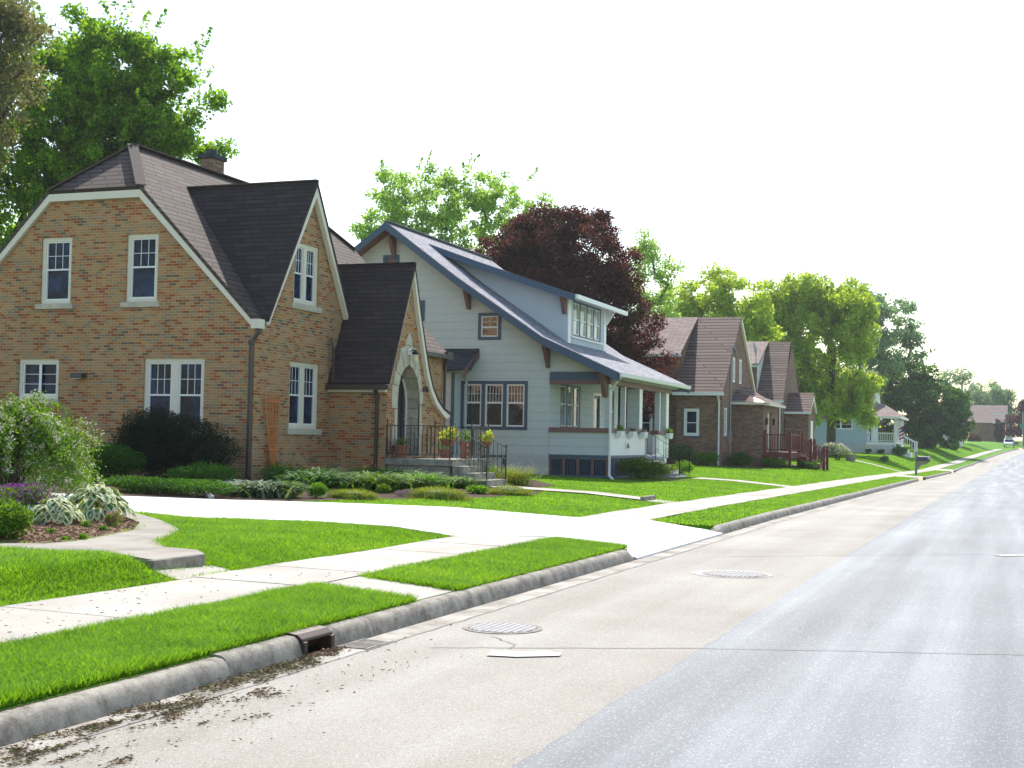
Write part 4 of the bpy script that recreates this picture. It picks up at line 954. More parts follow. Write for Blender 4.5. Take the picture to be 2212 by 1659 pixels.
# stoop, steps and iron railing
mb = MB(); mb.box(-15.09,-13.22,31.06,33.75,.95,1.12); mb.box(-15.09,-13.30,31.14,33.67,.2,.95); st = mb.build('stoop', M['kerb'], H1, bevel=.012)
mb = MB()
for i, (x, z) in enumerate(((-12.92,.955),(-12.60,.79),(-12.26,.625))): mb.box(-13.219,x,31.1,32.5,.2,z) if i == 0 else mb.box((-12.92,-12.60)[i-1]+.001,x,31.1,32.5,.2,z)
mb.build('steps', M['kerb'], st, bevel=.01)
def railing(parent, path, h=.84, post_h=.93, gap=.115, posts=(), name='railing', mat='black_iron', r=.007, base=.1):
    rl = MB(); 
    for a, b in zip(path, path[1:]):
        a, b = Vector(a), Vector(b); L = Vector((b.x-a.x, b.y-a.y)).length; n = max(2, round(L/gap))
        rl.bar(a+Vector((0,0,h)), b+Vector((0,0,h)), .028, .016); rl.bar(a+Vector((0,0,base)), b+Vector((0,0,base)), .02, .012)
        for i in range(n+1):
            p = a.lerp(b, i/n); rl.bar(p+Vector((0,0,base)), p+Vector((0,0,h)), r*2, r*2, up=(1,0,0))
    o = rl.build(name, M[mat], parent)
    for p in posts:
        q = MB(); q.bar(p, (p[0],p[1],p[2]+post_h), .028, .028, up=(1,0,0)); q.lathe((p[0],p[1],p[2]+post_h), [(.02,0),(.03,.02),(.02,.045),(.006,.06)], 8)
        q.build('post', M[mat], o)
    return o
railing(H1, [(-15.07,31.12,1.12),(-13.72,31.12,1.12),(-13.30,31.12,1.12)], posts=[(-15.05,31.12,1.12),(-13.72,31.12,1.12),(-13.30,31.12,1.12)])
railing(H1, [(-13.28,32.5,1.12),(-13.28,33.7,1.12),(-15.07,33.7,1.12)], posts=[(-13.28,32.5,1.12),(-13.28,33.7,1.12)])
for yy, lab in ((31.15,0),(32.48,0)):
    railing(H1, [(-13.25,yy,1.12),(-12.3,yy,.62)], h=.82, posts=[(-12.3,yy,.60)], post_h=.86)
def scroll(mb, cx, cy, cz, r, axis='X', turns=1.4, rad=.006):
    pts = []
    for i in range(22):
        t = i/21; a = t*turns*2*math.pi; q = r*(1-t*.75); pts.append((cx+q*math.cos(a), cy, cz+q*math.sin(a)) if axis == 'X' else (cx, cy+q*math.cos(a), cz+q*math.sin(a)))
    mb.tube(pts, rad, 5)
mb = MB()
for dz in (.30,.45,.60): scroll(mb, -14.35+.07, 31.12, 1.12+dz, .07); scroll(mb, -14.35-.07, 31.12, 1.12+dz, .07)
for dz in (.25,.4,.55): scroll(mb, -13.28, 33.0, 1.12+dz, .07, 'Y'); scroll(mb, -12.85, 31.15, .90+dz, .07)
mb.build('scrollwork', M['black_iron'], H1)
# little white flashing where the two front roofs meet
mb = MB(); mb.prism([(-16.5,31.98,4.55),(-16.2,32.15,4.85),(-16.5,32.35,4.86)], (-.02,-.02,0)); mb.build('flashing', M['white'], H1)
mb = MB(); G.box(mb, -16.9,-16.75,.3,.62,0,.01); mb.build('foundation', M['kerb'], H1)
# trellis leaning on the facade
o = thing('garden_trellis', (-16.65,28.16,.6), 'orange-brown wooden fan trellis against the brick between downspout and front window', 'trellis')
for k, dy in enumerate((-.34,-.17,0,.17,.34)):
    mb = MB(); mb.bar((-16.62,28.16+dy*.12,.55), (-16.69,28.16+dy,2.62 if k % 2 == 0 else 2.66), .03, .02, up=(1,0,0)); mb.build('slat', M['cedar'], o)
for z, w_ in ((2.45,.42),(1.85,.29),(1.3,.19)):
    mb = MB(); mb.box(-16.66,-16.635,28.16-w_,28.16+w_,z-.018,z+.018); mb.build('crossbar', M['cedar'], o)
# splash block and pots
o = thing('downspout_extension', (-13.6,20.9,.47), 'pale metal downspout end poking out of the ground cover at the driveway edge', 'downspout extension')
mb = MB(); mb.bar((-14.1,21.35,.62),(-13.5,20.75,.50),.11,.08); mb.build('spout', M['iron'], o, bevel=.01)
def pot(x, y, z, r, h, label, plant, group='terracotta pots on the stoop', hang=False):
    o = thing('flower_pot', (x,y,z), label, 'flower pot', group)
    mb = MB(); mb.lathe((x,y,z), [(r*.68,0),(r*.95,h*.8),(r*1.06,h*.8),(r*1.06,h),(r*.92,h),(r*.88,h*.85),(.01,h*.85)], 22); mb.build('pot', M['terracotta'], o, smooth=False)
    rng = np.random.default_rng(int(x*-77)); 
    for mt, n, sx, hh, s_ in plant:
        p, d = in_blobs([(x,y,z+h+hh*.4,sx,sx,hh*.6)], n, .5, rng); v, f = cards(p, s_, s_*.6, d, 1.2, rng); np_mesh('plant' if mt not in ('orange','purple','pink') else 'blossom', v, f, M[mt], o)
    return o
pot(-14.85,31.55,1.125,.21,.33, 'wide terracotta pot with low greenery beside the stoop railing near the arched door', [('shrub',260,.22,.2,.05),('orange',14,.2,.2,.05)])
pot(-14.2,32.9,1.125,.17,.24, 'terracotta pot of purple flowers against the brick right of the arched door', [('darkleaf',200,.24,.32,.05),('purple',70,.22,.32,.04)])
pot(-13.55,32.75,1.125,.16,.46, 'tall terracotta pot behind the railing, below the trailing orange flowers', [('shrub',200,.2,.3,.06)])
for i, (x, y, z, lab) in enumerate(((-13.42,31.28,1.62,'larger hanging basket of orange flowers on the railing nearest the arched door'),(-13.14,33.15,1.56,'smaller hanging basket of orange flowers at the far side of the steps'))):
    o = thing('flower_basket', (x,y,z), lab, 'flower basket', 'flower baskets on the stoop railing')
    r = .21 if i == 0 else .17
    mb = MB(); mb.lathe((x,y,z), [(.03,-r*.9),(r*.7,-r*.6),(r,-.0),(r*1.03,.03),(r*.9,.02),(.01,.0)], 18); mb.build('bowl', M['terracotta'], o)
    mb = MB(); mb.tube([(x-r,y,z),(x-r*.9,y,z+.35),(x,y,z+.55),(x+r*.9,y,z+.35),(x+r,y,z)], .006, 5); mb.build('hanger', M['black_iron'], o)
    rng = np.random.default_rng(i+60)
    p, d = in_blobs([(x,y,z+.10,r*1.3,r*1.3,.16),(x+.1,y,z+.2,r*.9,r*.9,.13)], 700 if i == 0 else 450, .5, rng); v, f = cards(p, .06, .03, d, 1.2, rng); np_mesh('plant', v, f, M['yellowgreen'], o)
    p, d = in_blobs([(x,y,z+.12,r*1.6,r*1.6,.22)], 110 if i == 0 else 60, .15, rng); v, f = cards(p, .045, .04, None, 1, rng); np_mesh('blossom', v, f, M['orange'], o)
mb = MB(); mb.box(-14.65,-14.15,31.75,32.35,1.121,1.133); o = mb.build('door_mat', M['soil']); tag(o, 'dark door mat on the concrete stoop before the arched door', 'door mat')

# ---------------------------------------------------------------- house 2: blue-grey bungalow
M['conc_cap'] = m_plain('grey_ridge_shingle', (.27,.26,.285), .9, .2, .2, 18)
H2 = thing('bungalow', (-18.5,48.3,.4), 'blue-grey bungalow with navy trim, wide sloping roof, shed dormer and front porch', 'house')
yb, yf = 44.0, 52.6; A_ = Plane('Y', yb); xF = -12.95; xB = -15.1; zb = .1
RP = [(-29.8,3.95),(-27.0,5.20),(-21.15,9.38),(-18.35,7.33),(-15.15,5.20),(-12.35,3.95)]    # roof section, top surface
wins = [(-17.81,-16.94,5.15,6.11),(-18.41,-15.90,1.99,3.70),(-21.6,-20.95,7.75,8.28)]
und = [(x, z-.16) for x, z in RP[1:-1]]
outline = [(-27.2,zb),(xB,zb),(xB,5.0)]+[(x, z-.16) for x, z in ((-15.15,5.20),(-18.35,7.33),(-21.15,9.38),(-27.0,5.20))]
outline = [(-27.2,zb),(xB,zb),(xB,3.9),(xF-.1,3.9),(xF-.1,4.02),(-15.15,5.04),(-18.35,7.17),(-21.15,9.22),(-27.2,4.98)]
mb = wall(A_, outline, wins)
wall(Plane('X', xB), [(yb,zb),(yf,zb),(yf,5.0),(yb,5.0)], [(45.2,47.55,2.1,3.66),(49.2,50.2,1.18,3.5),(51.1,52.05,2.1,3.66)], mb, .1)
mb.add([(-27.2,yf,zb),(xB,yf,zb),(xB,yf,5.0),(-18.35,yf,7.17),(-21.15,yf,9.22),(-27.2,yf,4.98)], [(0,1,2,3,4,5)])
mb.add([(-27.2,yb,zb),(-27.2,yf,zb),(-27.2,yf,4.98),(-27.2,yb,4.98)], [(0,1,2,3)])
mb.build('wall', M['siding_blue'], H2)
mb = MB(); A_.box(mb, -27.2,-15.08,zb,1.13,0,.025); mb.build('foundation', M['concrete_base'], H2)
# roof
ya, yz = 43.2, 53.4
mb = MB()
for (x0,z0),(x1,z1) in zip(RP, RP[1:]): mb.slab([(x0,ya,z0),(x1,ya,z1),(x1,yz,z1),(x0,yz,z0)], .10)
r2 = mb.build('roof', M['roof_grey'], H2)
mb = MB(); mb.bar((-21.15,ya,9.40), (-21.15,yz,9.40), .25, .03); mb.build('ridge_cap', M['conc_cap'], r2)
for yy in (ya-.04, yz-.01):
    mb = MB()
    for (x0,z0),(x1,z1) in zip(RP[0:5], RP[1:6]):
        mb.prism([(x0,yy,z0-.02),(x1,yy,z1-.02),(x1,yy,z1-.30),(x0,yy,z0-.30)], (0,.045,0))
    mb.build('fascia', M['navy'], H2)
mb = MB()
for (x0,z0),(x1,z1) in zip(RP, RP[1:]): mb.slab([(x0,ya+.01,z0-.115),(x1,ya+.01,z1-.115),(x1,yb+.02,z1-.115),(x0,yb+.02,z0-.115)], .02)
mb.build('soffit', M['mauve'], H2)
def bracket(xc, zt, s_, yw, L_=.62, wd=.13, nm='bracket', mat='mauve'):
    mb = MB(); mb.prism([(xc-wd/2, yw, zt),(xc-wd/2, yw-L_, zt),(xc-wd/2, yw-L_*.8, zt-.12),(xc-wd/2, yw-.10, zt-s_),(xc-wd/2, yw, zt-s_)], (wd,0,0)); return mb.build(nm, M[mat], H2)
bracket(-21.15,8.95,.75,yb); bracket(-18.17,6.98,.74,yb); bracket(-15.15,4.88,.72,yb); bracket(-25.2,6.1,.72,yb)
mb = MB(); mb.prism([(-13.16,yb-.0,3.95),(-13.16,yb-.6,3.95),(-13.16,yb-.1,3.15),(-13.16,yb,3.15)], (.16,0,0)); mb.build('bracket', M['mauve'], H2)
# gutter and far roof edge (pale)
mb = MB(); mb.prism([(-12.40,ya-.04,3.93),(-12.27,ya-.04,3.95),(-12.29,ya-.04,3.83),(-12.36,ya-.04,3.80),(-12.42,ya-.04,3.82)], (0,yz-ya+.08,0)); mb.build('gutter', M['white'], H2)
downspout(H2, [(-12.34,ya+.12,3.82),(-12.86,43.86,3.42),(-12.86,43.86,.48),(-12.62,43.5,.36)], w=.085, mat='white')
# dormer
Dx = -15.15; D_ = Plane('X', Dx); d0, d1 = 46.0, 50.8
def rz2(x): return lin(RP, x)
RD = [(-20.4,8.86),(-18.5,8.17),(-16.5,7.48),(-14.65,6.86)]
mb = wall(D_, [(d0,5.12),(d1,5.12),(d1,6.96),(d0,6.96)], [(46.62,50.18,5.48,6.80)], None, .08)
for yy in (d0, d1):
    mb.add([(Dx,yy,5.1),(Dx,yy,6.95),(-18.5,yy,8.08),(-20.3,yy,8.74),(-18.35,yy,7.28)], [(0,1,2,3,4)])
mb.build('dormer_wall', M['stucco_blue'], H2)
for yy in (d0-.004, d1-.30):
    mb = MB(); D_.box(mb, yy, yy+.304, 5.14, 6.95, 0, .035); mb.build('corner_board', M['white'], H2)
window(H2, D_, 46.62,50.18,5.48,6.80, n=4, casing=.07, fm='navy', sm='white', gm='curtain_glass', mull=.1, grid=(2,1), meet=.48, sill=(.2,.07,'white'), rec=.0, sash=.045)
mb = MB(); e0, e1 = 45.35, 51.9
for (x0,z0),(x1,z1) in zip(RD, RD[1:]): mb.slab([(x0,e0,z0),(x1,e0,z1),(x1,e1,z1),(x0,e1,z0)], .09)
mb.build('dormer_roof', M['roof_grey'], H2)
mb = MB()
for (x0,z0),(x1,z1) in zip(RD, RD[1:]): mb.prism([(x0,e0-.035,z0-.01),(x1,e0-.035,z1-.01),(x1,e0-.035,z1-.25),(x0,e0-.035,z0-.25)], (0,.034,0))
mb.build('dormer_fascia', M['navy'], H2)
mb = MB(); mb.box(-14.66,-14.55,e0-.03,e1,6.70,6.86); mb.build('gutter', M['white'], H2)
mb = MB()
for (x0,z0),(x1,z1) in zip(RD, RD[1:]): mb.slab([(x0,e0+.0,z0-.10),(x1,e0,z1-.10),(x1,e1,z1-.10),(x0,e1,z0-.10)], .02)
mb.build('soffit', M['stucco_blue'], H2)
mb = MB(); mb.prism([(-15.32,d0,6.82),(-15.32,d0-.5,6.82),(-15.32,d0-.38,6.68),(-15.32,d0-.1,6.22),(-15.32,d0,6.22)], (.14,0,0)); mb.build('bracket', M['mauve'], H2)
mb = MB(); mb.prism([(Dx,d1-.05,6.82),(Dx+.45,d1-.05,6.82),(Dx+.38,d1-.05,6.72),(Dx+.05,d1-.05,6.22),(Dx,d1-.05,6.22)], (0,.10,0)); mb.build('bracket', M['white'], H2)
# windows on the near side
window(H2, A_, *wins[0], casing=.11, fm='navy', gm='glass_clear', grid=(2,2), meet=.46, rec=-.03, sash=.05)
window(H2, A_, *wins[1], n=3, casing=.11, fm='navy', gm='glass_clear', mull=.14, grid=(5,2), meet=.56, rec=-.03, sash=.055)
window(H2, A_, *wins[2], casing=.1, fm='navy', gm='mauve', grid=(1,1), hung=False, rec=-.03, sm='navy')
mb = MB(); A_.box(mb, -20.1,-19.9,5.85,6.6,0,.03); mb.build('shutter', M['navy'], H2)
window(H2, A_, -17.6,-16.68,.55,1.10, casing=.07, fm='navy', grid=(2,1), hung=False, out=.03, rec=-.02)
# side entry hood
mb = MB(); mb.slab([(-19.6,44.0,4.85),(-17.75,44.0,4.85),(-17.95,42.75,4.05),(-19.6,42.75,4.05)], .06); 
mb.slab([(-17.75,44.0,4.85),(-17.95,42.75,4.05),(-17.7,43.2,4.05)], .05); mb.build('side_hood', M['roof_slate'], H2)
mb = MB(); mb.prism([(-17.86,42.78,4.0),(-17.78,43.98,4.76),(-17.78,43.98,4.52),(-17.86,42.78,3.72)], (.05,0,0)); mb.build('hood_bracket', M['mauve'], H2)
mb = MB(); mb.box(-19.6,-18.42,43.2,44.0,.3,3.95); mb.build('side_vestibule', M['siding_blue'], H2)
mb = MB(); mb.box(-18.45,-18.36,43.16,43.26,.3,3.95); mb.build('corner_board', M['navy'], H2)
downspout(H2, [(-18.2,43.9,4.4),(-18.2,43.95,4.2),(-18.2,43.95,.5)], w=.07, mat='siding_blue')
# porch: floor, half walls, caps, posts, beam
mb = MB(); mb.box(xB,-12.97,44.03,52.5,1.02,1.15); mb.build('porch_floor', M['concrete_base'], H2)
mb = MB(); mb.box(xB+.01,xF,44.0,44.14,1.17,1.95); mb.box(xF-.14,xF,44.141,48.75,1.17,1.95); mb.build('porch_half_wall', M['siding_blue'], H2)
mb = MB(); mb.box(xF+.001,xF+.02,44.0,48.75,1.17,1.95); mb.box(xF-.14,xF,50.5,52.4,1.17,1.95); mb.box(xF+.001,xF+.02,50.5,52.4,1.05,1.95); mb.build('porch_half_wall', M['white'], H2)
mb = MB(); mb.box(xB+.02,xF+.08,43.92,44.22,1.952,2.10); mb.box(xF-.22,xF+.08,44.221,48.8,1.952,2.10); mb.box(xF-.22,xF+.08,50.45,52.5,1.952,2.10); mb.build('porch_cap', M['mauve'], H2)
mb = MB(); mb.box(xB+.02,xF+.07,43.93,44.2,3.72,4.02); mb.build('porch_beam', M['navy'], H2)
mb = MB(); mb.box(xB+.02,xF+.075,43.92,44.21,3.60,3.719); mb.box(xF-.2,xF+.075,44.211,52.6,3.60,3.78); mb.build('porch_beam', M['mauve'], H2)
mb = MB(); mb.box(xF-.15,xF+.3,44.22,52.6,3.781,3.83); mb.build('porch_soffit', M['siding_blue'], H2)
def post(y0_, y1_, x0_=xF-.16):
    mb = MB(); mb.box(x0_,xF,y0_,y1_,2.101,3.599); o = mb.build('porch_post', M['siding_blue'], H2)
    mb = MB(); mb.box(xF+.001,xF+.025,y0_-.003,y1_+.003,2.101,3.599); mb.build('post_face', M['white'], o)
post(44.0,44.16); post(47.9,48.3,-13.4); post(50.9,51.0); post(51.95,52.35,-13.4); post(45.95,46.05)
mb = MB(); mb.box(xB+.02,xF-.1,52.4,52.5,1.17,1.95); mb.build('porch_half_wall', M['siding_blue'], H2)
window(H2, Plane('X', xB), 45.2,47.55,2.1,3.66, n=3, casing=.06, fm='navy', sm='white', gm='lace_glass', grid=(1,1), meet=.55, rec=0, mull=.08)
window(H2, Plane('X', xB), 51.1,52.05,2.1,3.66, casing=.06, fm='navy', sm='white', gm='lace_glass', grid=(1,1), rec=0)
window(H2, Plane('X', xB), 49.2,50.2,1.18,3.5, casing=.09, fm='white', sm='navy', gm='lace_glass', grid=(1,1), hung=False, rec=0, sash=.12, label='glazed front door under the porch')
# lattice under the porch
def slats(u0, u1, pl, z0, z1):
    mb = MB(); pl.box(mb, u0,u1,z1-.09,z1,.0,.05); pl.box(mb, u0,u1,z0,z0+.2,.0,.045); k = round((u1-u0)/.5)
    mb.build('skirt_frame', M['navy'], H2)
    mb = MB(); n = int((u1-u0)/.062)
    for i in range(n):
        u = u0+.03+i*.062; pl.box(mb, u, u+.024, z0+.2, z1-.09, .0, .02)
    mb.build('skirt_slats', M['navy'], H2)
    mb = MB()
    for i in range(k+1): u = u0+(u1-u0)*i/k; pl.box(mb, u-.05, u+.05, z0+.2, z1-.09, .021, .04)
    mb.build('skirt_boards', M['mauve'], H2)
    mb = MB(); pl.box(mb, u0,u1,z0,z1,-.3,-.28); mb.build('crawl_space', M['dark'], H2)
slats(-15.06,-12.98, Plane('Y', 44.02), .28, 1.169); slats(44.05,48.75, Plane('X', xF+.0), .26, 1.169)
# front stairs
mb = MB()
for i in range(4): mb.box(-12.94+.0+(.3*i if i else 0)+(.001 if i else 0), -12.64+.3*i, 48.8, 50.45, .2, .98-.18*i)
mb.box(-12.93,-12.63,50.46,50.9,.2,1.1); mb.build('steps', M['white'], H2)
mb = MB()
for i in range(4): mb.box(-12.95+.3*i, -12.61+.3*i, 48.78, 50.47, .981-.18*i, 1.01-.18*i)
mb.box(-12.9,-12.0,48.62,48.77,.2,.7); mb.build('tread', M['kerb'], H2)
for yy in (48.82,50.42): railing(H2, [(-12.85,yy,1.15),(-11.6,yy,.45)], h=.88, posts=[(-11.62,yy,.44)], post_h=.86, gap=.3)
mb = MB()
for k in range(3):
    for yy in (48.82,50.42): scroll(mb, -12.5+.35*k, yy, 1.32-.19*k, .11, 'X')
mb.build('scrollwork', M['black_iron'], H2)
# letter slot with a fan shape
mb = MB(); mb.box(xF+.021,xF+.05,46.05,46.55,1.38,1.66); pq = mb.build('vent', M['white'], H2)
mb = MB(); mb.prism([(xF+.051,46.30+.18*math.cos(a*math.pi/10),1.42+.18*math.sin(a*math.pi/10)) for a in range(11)], (.01,0,0)); mb.build('vent_opening', M['mauve'], pq)
def planter(y, label, pl):
    o = thing('planter_box', (xF+.13,y,1.9), label, 'planter', 'white boxes hung on the porch rail')
    mb = MB(); mb.prism([(xF+.03,y-.24,2.02),(xF+.26,y-.24,2.02),(xF+.22,y-.24,1.80),(xF+.03,y-.24,1.80)], (0,.48,0)); mb.build('box', M['white'], o)
    rng = np.random.default_rng(int(y*3)); p, d = in_blobs([(xF+.14,y,2.08,.14,.26,.18 if pl else .08)], 260 if pl else 70, .5, rng); v, f = cards(p, .06, .03, d, 1, rng); np_mesh('plant', v, f, M['shrub' if pl else 'wilt'], o)
M['wilt'] = m_leaf('wilted_plant', [(.10,.09,.04),(.16,.14,.06)], .3)
planter(44.95, 'white planter box with bushy green plant, nearest the porch corner', 1); planter(46.5, 'white planter box with sparse dry plants, middle of the porch rail', 0); planter(48.1, 'white planter box with drooping dry plants, next to the porch stairs', 0)
planter(52.0, 'white planter with green leaves beyond the porch stairs', 1)
mb = MB(); mb.box(-13.75,-13.3,50.0,50.4,1.151,1.75); o = mb.build('storage_box', M['concrete_base']); tag(o, 'grey box standing on the bungalow porch behind the stairs', 'box')

# ---------------------------------------------------------------- house 3: brown brick with a long ribbed roof, red deck
H3 = thing('brick_house', (-18,72,.4), 'brown brick house with tall ribbed gable roof, behind the red wooden stoop', 'house')
x3, y3 = -14.0, 68.0; P3 = Plane('Y', y3); F3 = Plane('X', x3); zr, ze = 8.55, 4.25; yr = 72.4
mb = wall(P3, [(-16.4,0),(x3,0),(x3,ze),(-16.4,ze)], [(-15.98,-15.18,2.02,3.42)])
wall(F3, [(y3,0),(77.0,0),(77.0,4.4),(yr,zr-.15),(y3,ze)], [(68.5,69.15,2.05,3.5),(70.6,71.15,4.92,6.24),(72.4,72.95,4.92,6.24)], mb)
mb.build('wall', M['brick_red'], H3)
mb = wall(Plane('Y', 69.0), [(-25,0),(-16.41,0),(-16.41,6.2),(-25,6.2)], [(-18.7,-17.9,1.9,3.5)])
mb.add([(-16.41,69,0),(-16.41,77,0),(-16.41,77,6.2),(-16.41,yr,zr-.1),(-16.41,69,6.2)], [(0,1,2,3,4)]); mb.build('wall', M['brick_red'], H3)
mb = MB(); mb.slab([(-13.9,y3-.35,ze-.02),(-13.9,yr,zr),(-16.5,yr,zr),(-16.5,y3-.35,ze-.02)], .1)
mb.slab([(-13.9,77.2,4.2),(-13.9,yr,zr),(-16.5,yr,zr),(-16.5,77.2,4.2)], .1); r3 = mb.build('gable_roof', M['roof_ribbed'], H3)
mb = MB(); mb.slab([(-16.3,68.3,6.27),(-16.3,yr,zr+.02),(-25.5,yr,zr+.02),(-25.5,68.3,6.27)], .12); mb.slab([(-16.3,77,6.27),(-16.3,yr,zr+.02),(-25.5,yr,zr+.02),(-25.5,77,6.27)], .12); mb.build('roof', M['roof_red'], H3)
mb = MB(); mb.box(-25.5,-16.25,68.17,68.31,6.12,6.27); mb.build('gutter', M['white'], H3)
mb = MB(); mb.box(-16.5,-13.86,y3-.5,y3-.36,ze-.16,ze); mb.build('gutter', M['white'], H3)
mb = MB(); mb.prism([(x3+.01,yr,zr-.02),(x3+.01,77.3,4.2),(x3+.01,77.05,4.2),(x3+.01,yr,zr-.35)], (.12,0,0)); mb.prism([(x3+.01,yr,zr-.02),(x3+.01,y3-.35,ze-.1),(x3+.01,y3-.3,ze-.15),(x3+.01,yr,zr-.14)], (.08,0,0)); mb.build('rake_board', M['cream'], H3)
window(H3, P3, -15.98,-15.18,2.02,3.42, casing=.12, fm='white', grid=(1,1), rec=-.02, sill=(.02,.08,'navy'))
window(H3, Plane('Y', 69.0), -18.7,-17.9,1.9,3.5, casing=.12, fm='white', grid=(1,1), rec=-.02)
for w_ in ((68.5,69.15,2.05,3.5),(70.6,71.15,4.92,6.24),(72.4,72.95,4.92,6.24)): window(H3, F3, *w_, casing=.09, fm='white', grid=(1,1), rec=-.02)
downspout(H3, [(-14.15,y3-.42,4.1),(-14.15,y3-.06,3.8),(-14.15,y3-.06,.5)], w=.11, mat='white')
mb = MB(); mb.tube([(x3+.05,69.9,.9),(x3+.05,69.9,6.2),(x3+.05,70.2,6.75),(x3+.05,70.9,6.72),(x3+.1,71.3,6.2)], .035, 7); mb.box(x3,x3+.14,69.75,70.05,1.75,2.3); mb.build('electric_conduit', M['iron'], H3)
# vestibule with flared copper roof
mb = wall(Plane('Y', 70.5), [(x3,.2),(-12.35,.2),(-12.35,3.75),(x3,3.75)]); wall(Plane('X', -12.35), [(70.5,.2),(75.2,.2),(75.2,3.75),(70.5,3.75)], [(71.9,73.1,1.2,3.35)], mb, .2); mb.build('vestibule_wall', M['brick_red'], H3)
mb = MB(); mb.box(-12.33,-12.30,70.9,75.1,.9,3.6); mb.build('vestibule_front', M['siding_blue'], H3) if False else None
mb = MB(); mb.slab([(-14,70.3,3.87),(-12.2,70.3,3.82),(-13.2,71.1,4.2),(-14,71.3,4.5)], .05); mb.slab([(-12.2,70.3,3.82),(-12.0,75.4,3.85),(-13.0,74.6,4.25),(-13.2,71.1,4.2)], .05)
mb.slab([(-14,71.3,4.5),(-13.2,71.1,4.2),(-13.0,74.6,4.25),(-14,74.5,4.9)], .05); mb.build('vestibule_roof', M['roof_ribbed'], H3)
mb = MB(); mb.slab([(-13.25,70.25,3.90),(-12.15,70.25,3.83),(-12.95,71.0,4.16),(-13.15,71.05,4.22)], .03); mb.build('copper_flashing', M['copper'], H3)
mb = MB(); mb.box(-14,-12.15,70.22,70.3,3.72,3.86); mb.box(-12.2,-11.95,70.22,75.45,3.68,3.81); mb.build('fascia', M['cream'], H3)
mb = MB(); mb.box(-12.5,-12.46,71.9,73.1,1.2,3.35); d3 = mb.build('door', M['cream'], H3)
for yy in (71.35, 73.6):
    mb = MB(); mb.box(-12.34,-12.22,yy-.08,yy+.08,2.7,3.05); mb.build('lamp', M['black_iron'], H3)
# red stoop
D3 = thing('wooden_deck', (-11.6,73,.5), 'barn-red wooden entry stoop with railings and stairs in front of the brown brick house', 'deck')
xd0, xd1, yd0, yd1 = -12.3, -10.9, 70.55, 76.5
mb = MB(); mb.box(xd0,xd1,yd0,yd1,1.18,1.26); mb.box(xd0,xd1,yd0,yd0+.08,.98,1.179); mb.box(xd1-.08,xd1,yd0+.081,yd1,.98,1.179); mb.build('floor', M['red_deck'], D3)
def dpost(x, y, z0, z1):
    mb = MB(); mb.box(x-.07,x+.07,y-.07,y+.07,z0,z1); mb.lathe((x,y,z1), [(.06,0),(.09,.01),(.09,.04),(.06,.06),(.085,.11),(.05,.17)], 8); mb.build('post', M['red_deck'], D3, bevel=.01)
for p in ((-12.25,70.6,.4,2.25),(-10.95,70.6,.4,2.3),(-10.95,73.6,.4,2.3),(-10.95,75.0,.4,2.3),(-10.3,73.6,.4,1.85),(-10.3,75.0,.4,1.85),(-9.6,73.6,.3,1.45),(-9.6,75.0,.3,1.45)): dpost(*p)
def drail(a, b, h=.92, n=8):
    mb = MB(); a, b = Vector(a), Vector(b); mb.bar(a+Vector((0,0,h)), b+Vector((0,0,h)), .09, .05); mb.bar(a+Vector((0,0,.12)), b+Vector((0,0,.12)), .05, .06)
    for i in range(1, n): p = a.lerp(b, i/n); mb.bar(p+Vector((0,0,.12)), p+Vector((0,0,h)), .04, .04, up=(1,0,0))
    mb.build('railing', M['red_deck'], D3)
drail((-12.25,70.6,1.26),(-10.95,70.6,1.26), n=10); drail((-10.95,70.6,1.26),(-10.95,73.6,1.26), n=18)
drail((-10.9,73.6,1.2),(-9.6,73.6,.5), .85, 9); drail((-10.9,75.0,1.2),(-9.6,75.0,.5), .85, 9)
mb = MB()
for i in range(3): mb.box(-10.9+.35*i,-10.55+.35*i,73.65,74.95,.4,1.05-.2*i)
mb.build('stairs', M['red_deck'], D3)
mb = MB()
for i in range(26):
    u = -12.25+i*.05; mb.bar((u,70.58,.4),(u+.3 if i < 20 else u,70.58,.95),.02,.01,up=(0,1,0)); mb.bar((u+.3 if i < 20 else u,70.585,.4),(u,70.585,.95),.02,.01,up=(0,1,0))
mb.build('lattice', M['red_deck'], D3)

# ---------------------------------------------------------------- house 4
H4 = thing('brick_house', (-18,93,.5), 'farther brown brick house with white siding cheek and small gabled entry', 'house')
y4, x4 = 89.3, -14.4; yr4, zr4 = 93.3, 8.78
mb = wall(Plane('Y', y4), [(-16.2,.2),(x4,.2),(x4,4.6),(-16.2,4.6)]); wall(Plane('X', x4), [(y4,.2),(97.3,.2),(97.3,4.6),(yr4,zr4-.15),(y4,4.6)], [(90.2,91,2,3.4)], mb); mb.build('wall', M['brick_red'], H4)
mb = MB(); mb.slab([(x4+.12,y4-.3,4.55),(x4-.1,yr4,zr4),(-16.1,yr4,zr4),(-16.1,y4-.3,4.55)], .1); mb.slab([(x4+.12,97.6,4.55),(x4-.1,yr4,zr4),(-16.1,yr4,zr4),(-16.1,97.6,4.55)], .1); mb.build('gable_roof', M['roof_ribbed'], H4)
mb = MB(); mb.slab([(-16.0,y4,6.95),(-16.0,yr4,zr4+.02),(-24,yr4,zr4+.02),(-24,y4,6.95)], .12); mb.slab([(-16.0,97.3,6.95),(-16.0,yr4,zr4+.02),(-24,yr4,zr4+.02),(-24,97.3,6.95)], .12); mb.build('roof', M['roof_red'], H4)
mb = wall(Plane('X', -16.12), [(y4+.3,4.0),(97,4.0),(97,6.8),(yr4,zr4-.1),(y4+.3,6.9)]); mb.build('cheek_wall', M['white_siding'], H4)
mb = wall(Plane('Y', y4+.3), [(-24,.2),(-16.13,.2),(-16.13,6.85),(-24,6.85)]); mb.build('wall', M['brick_red'], H4)
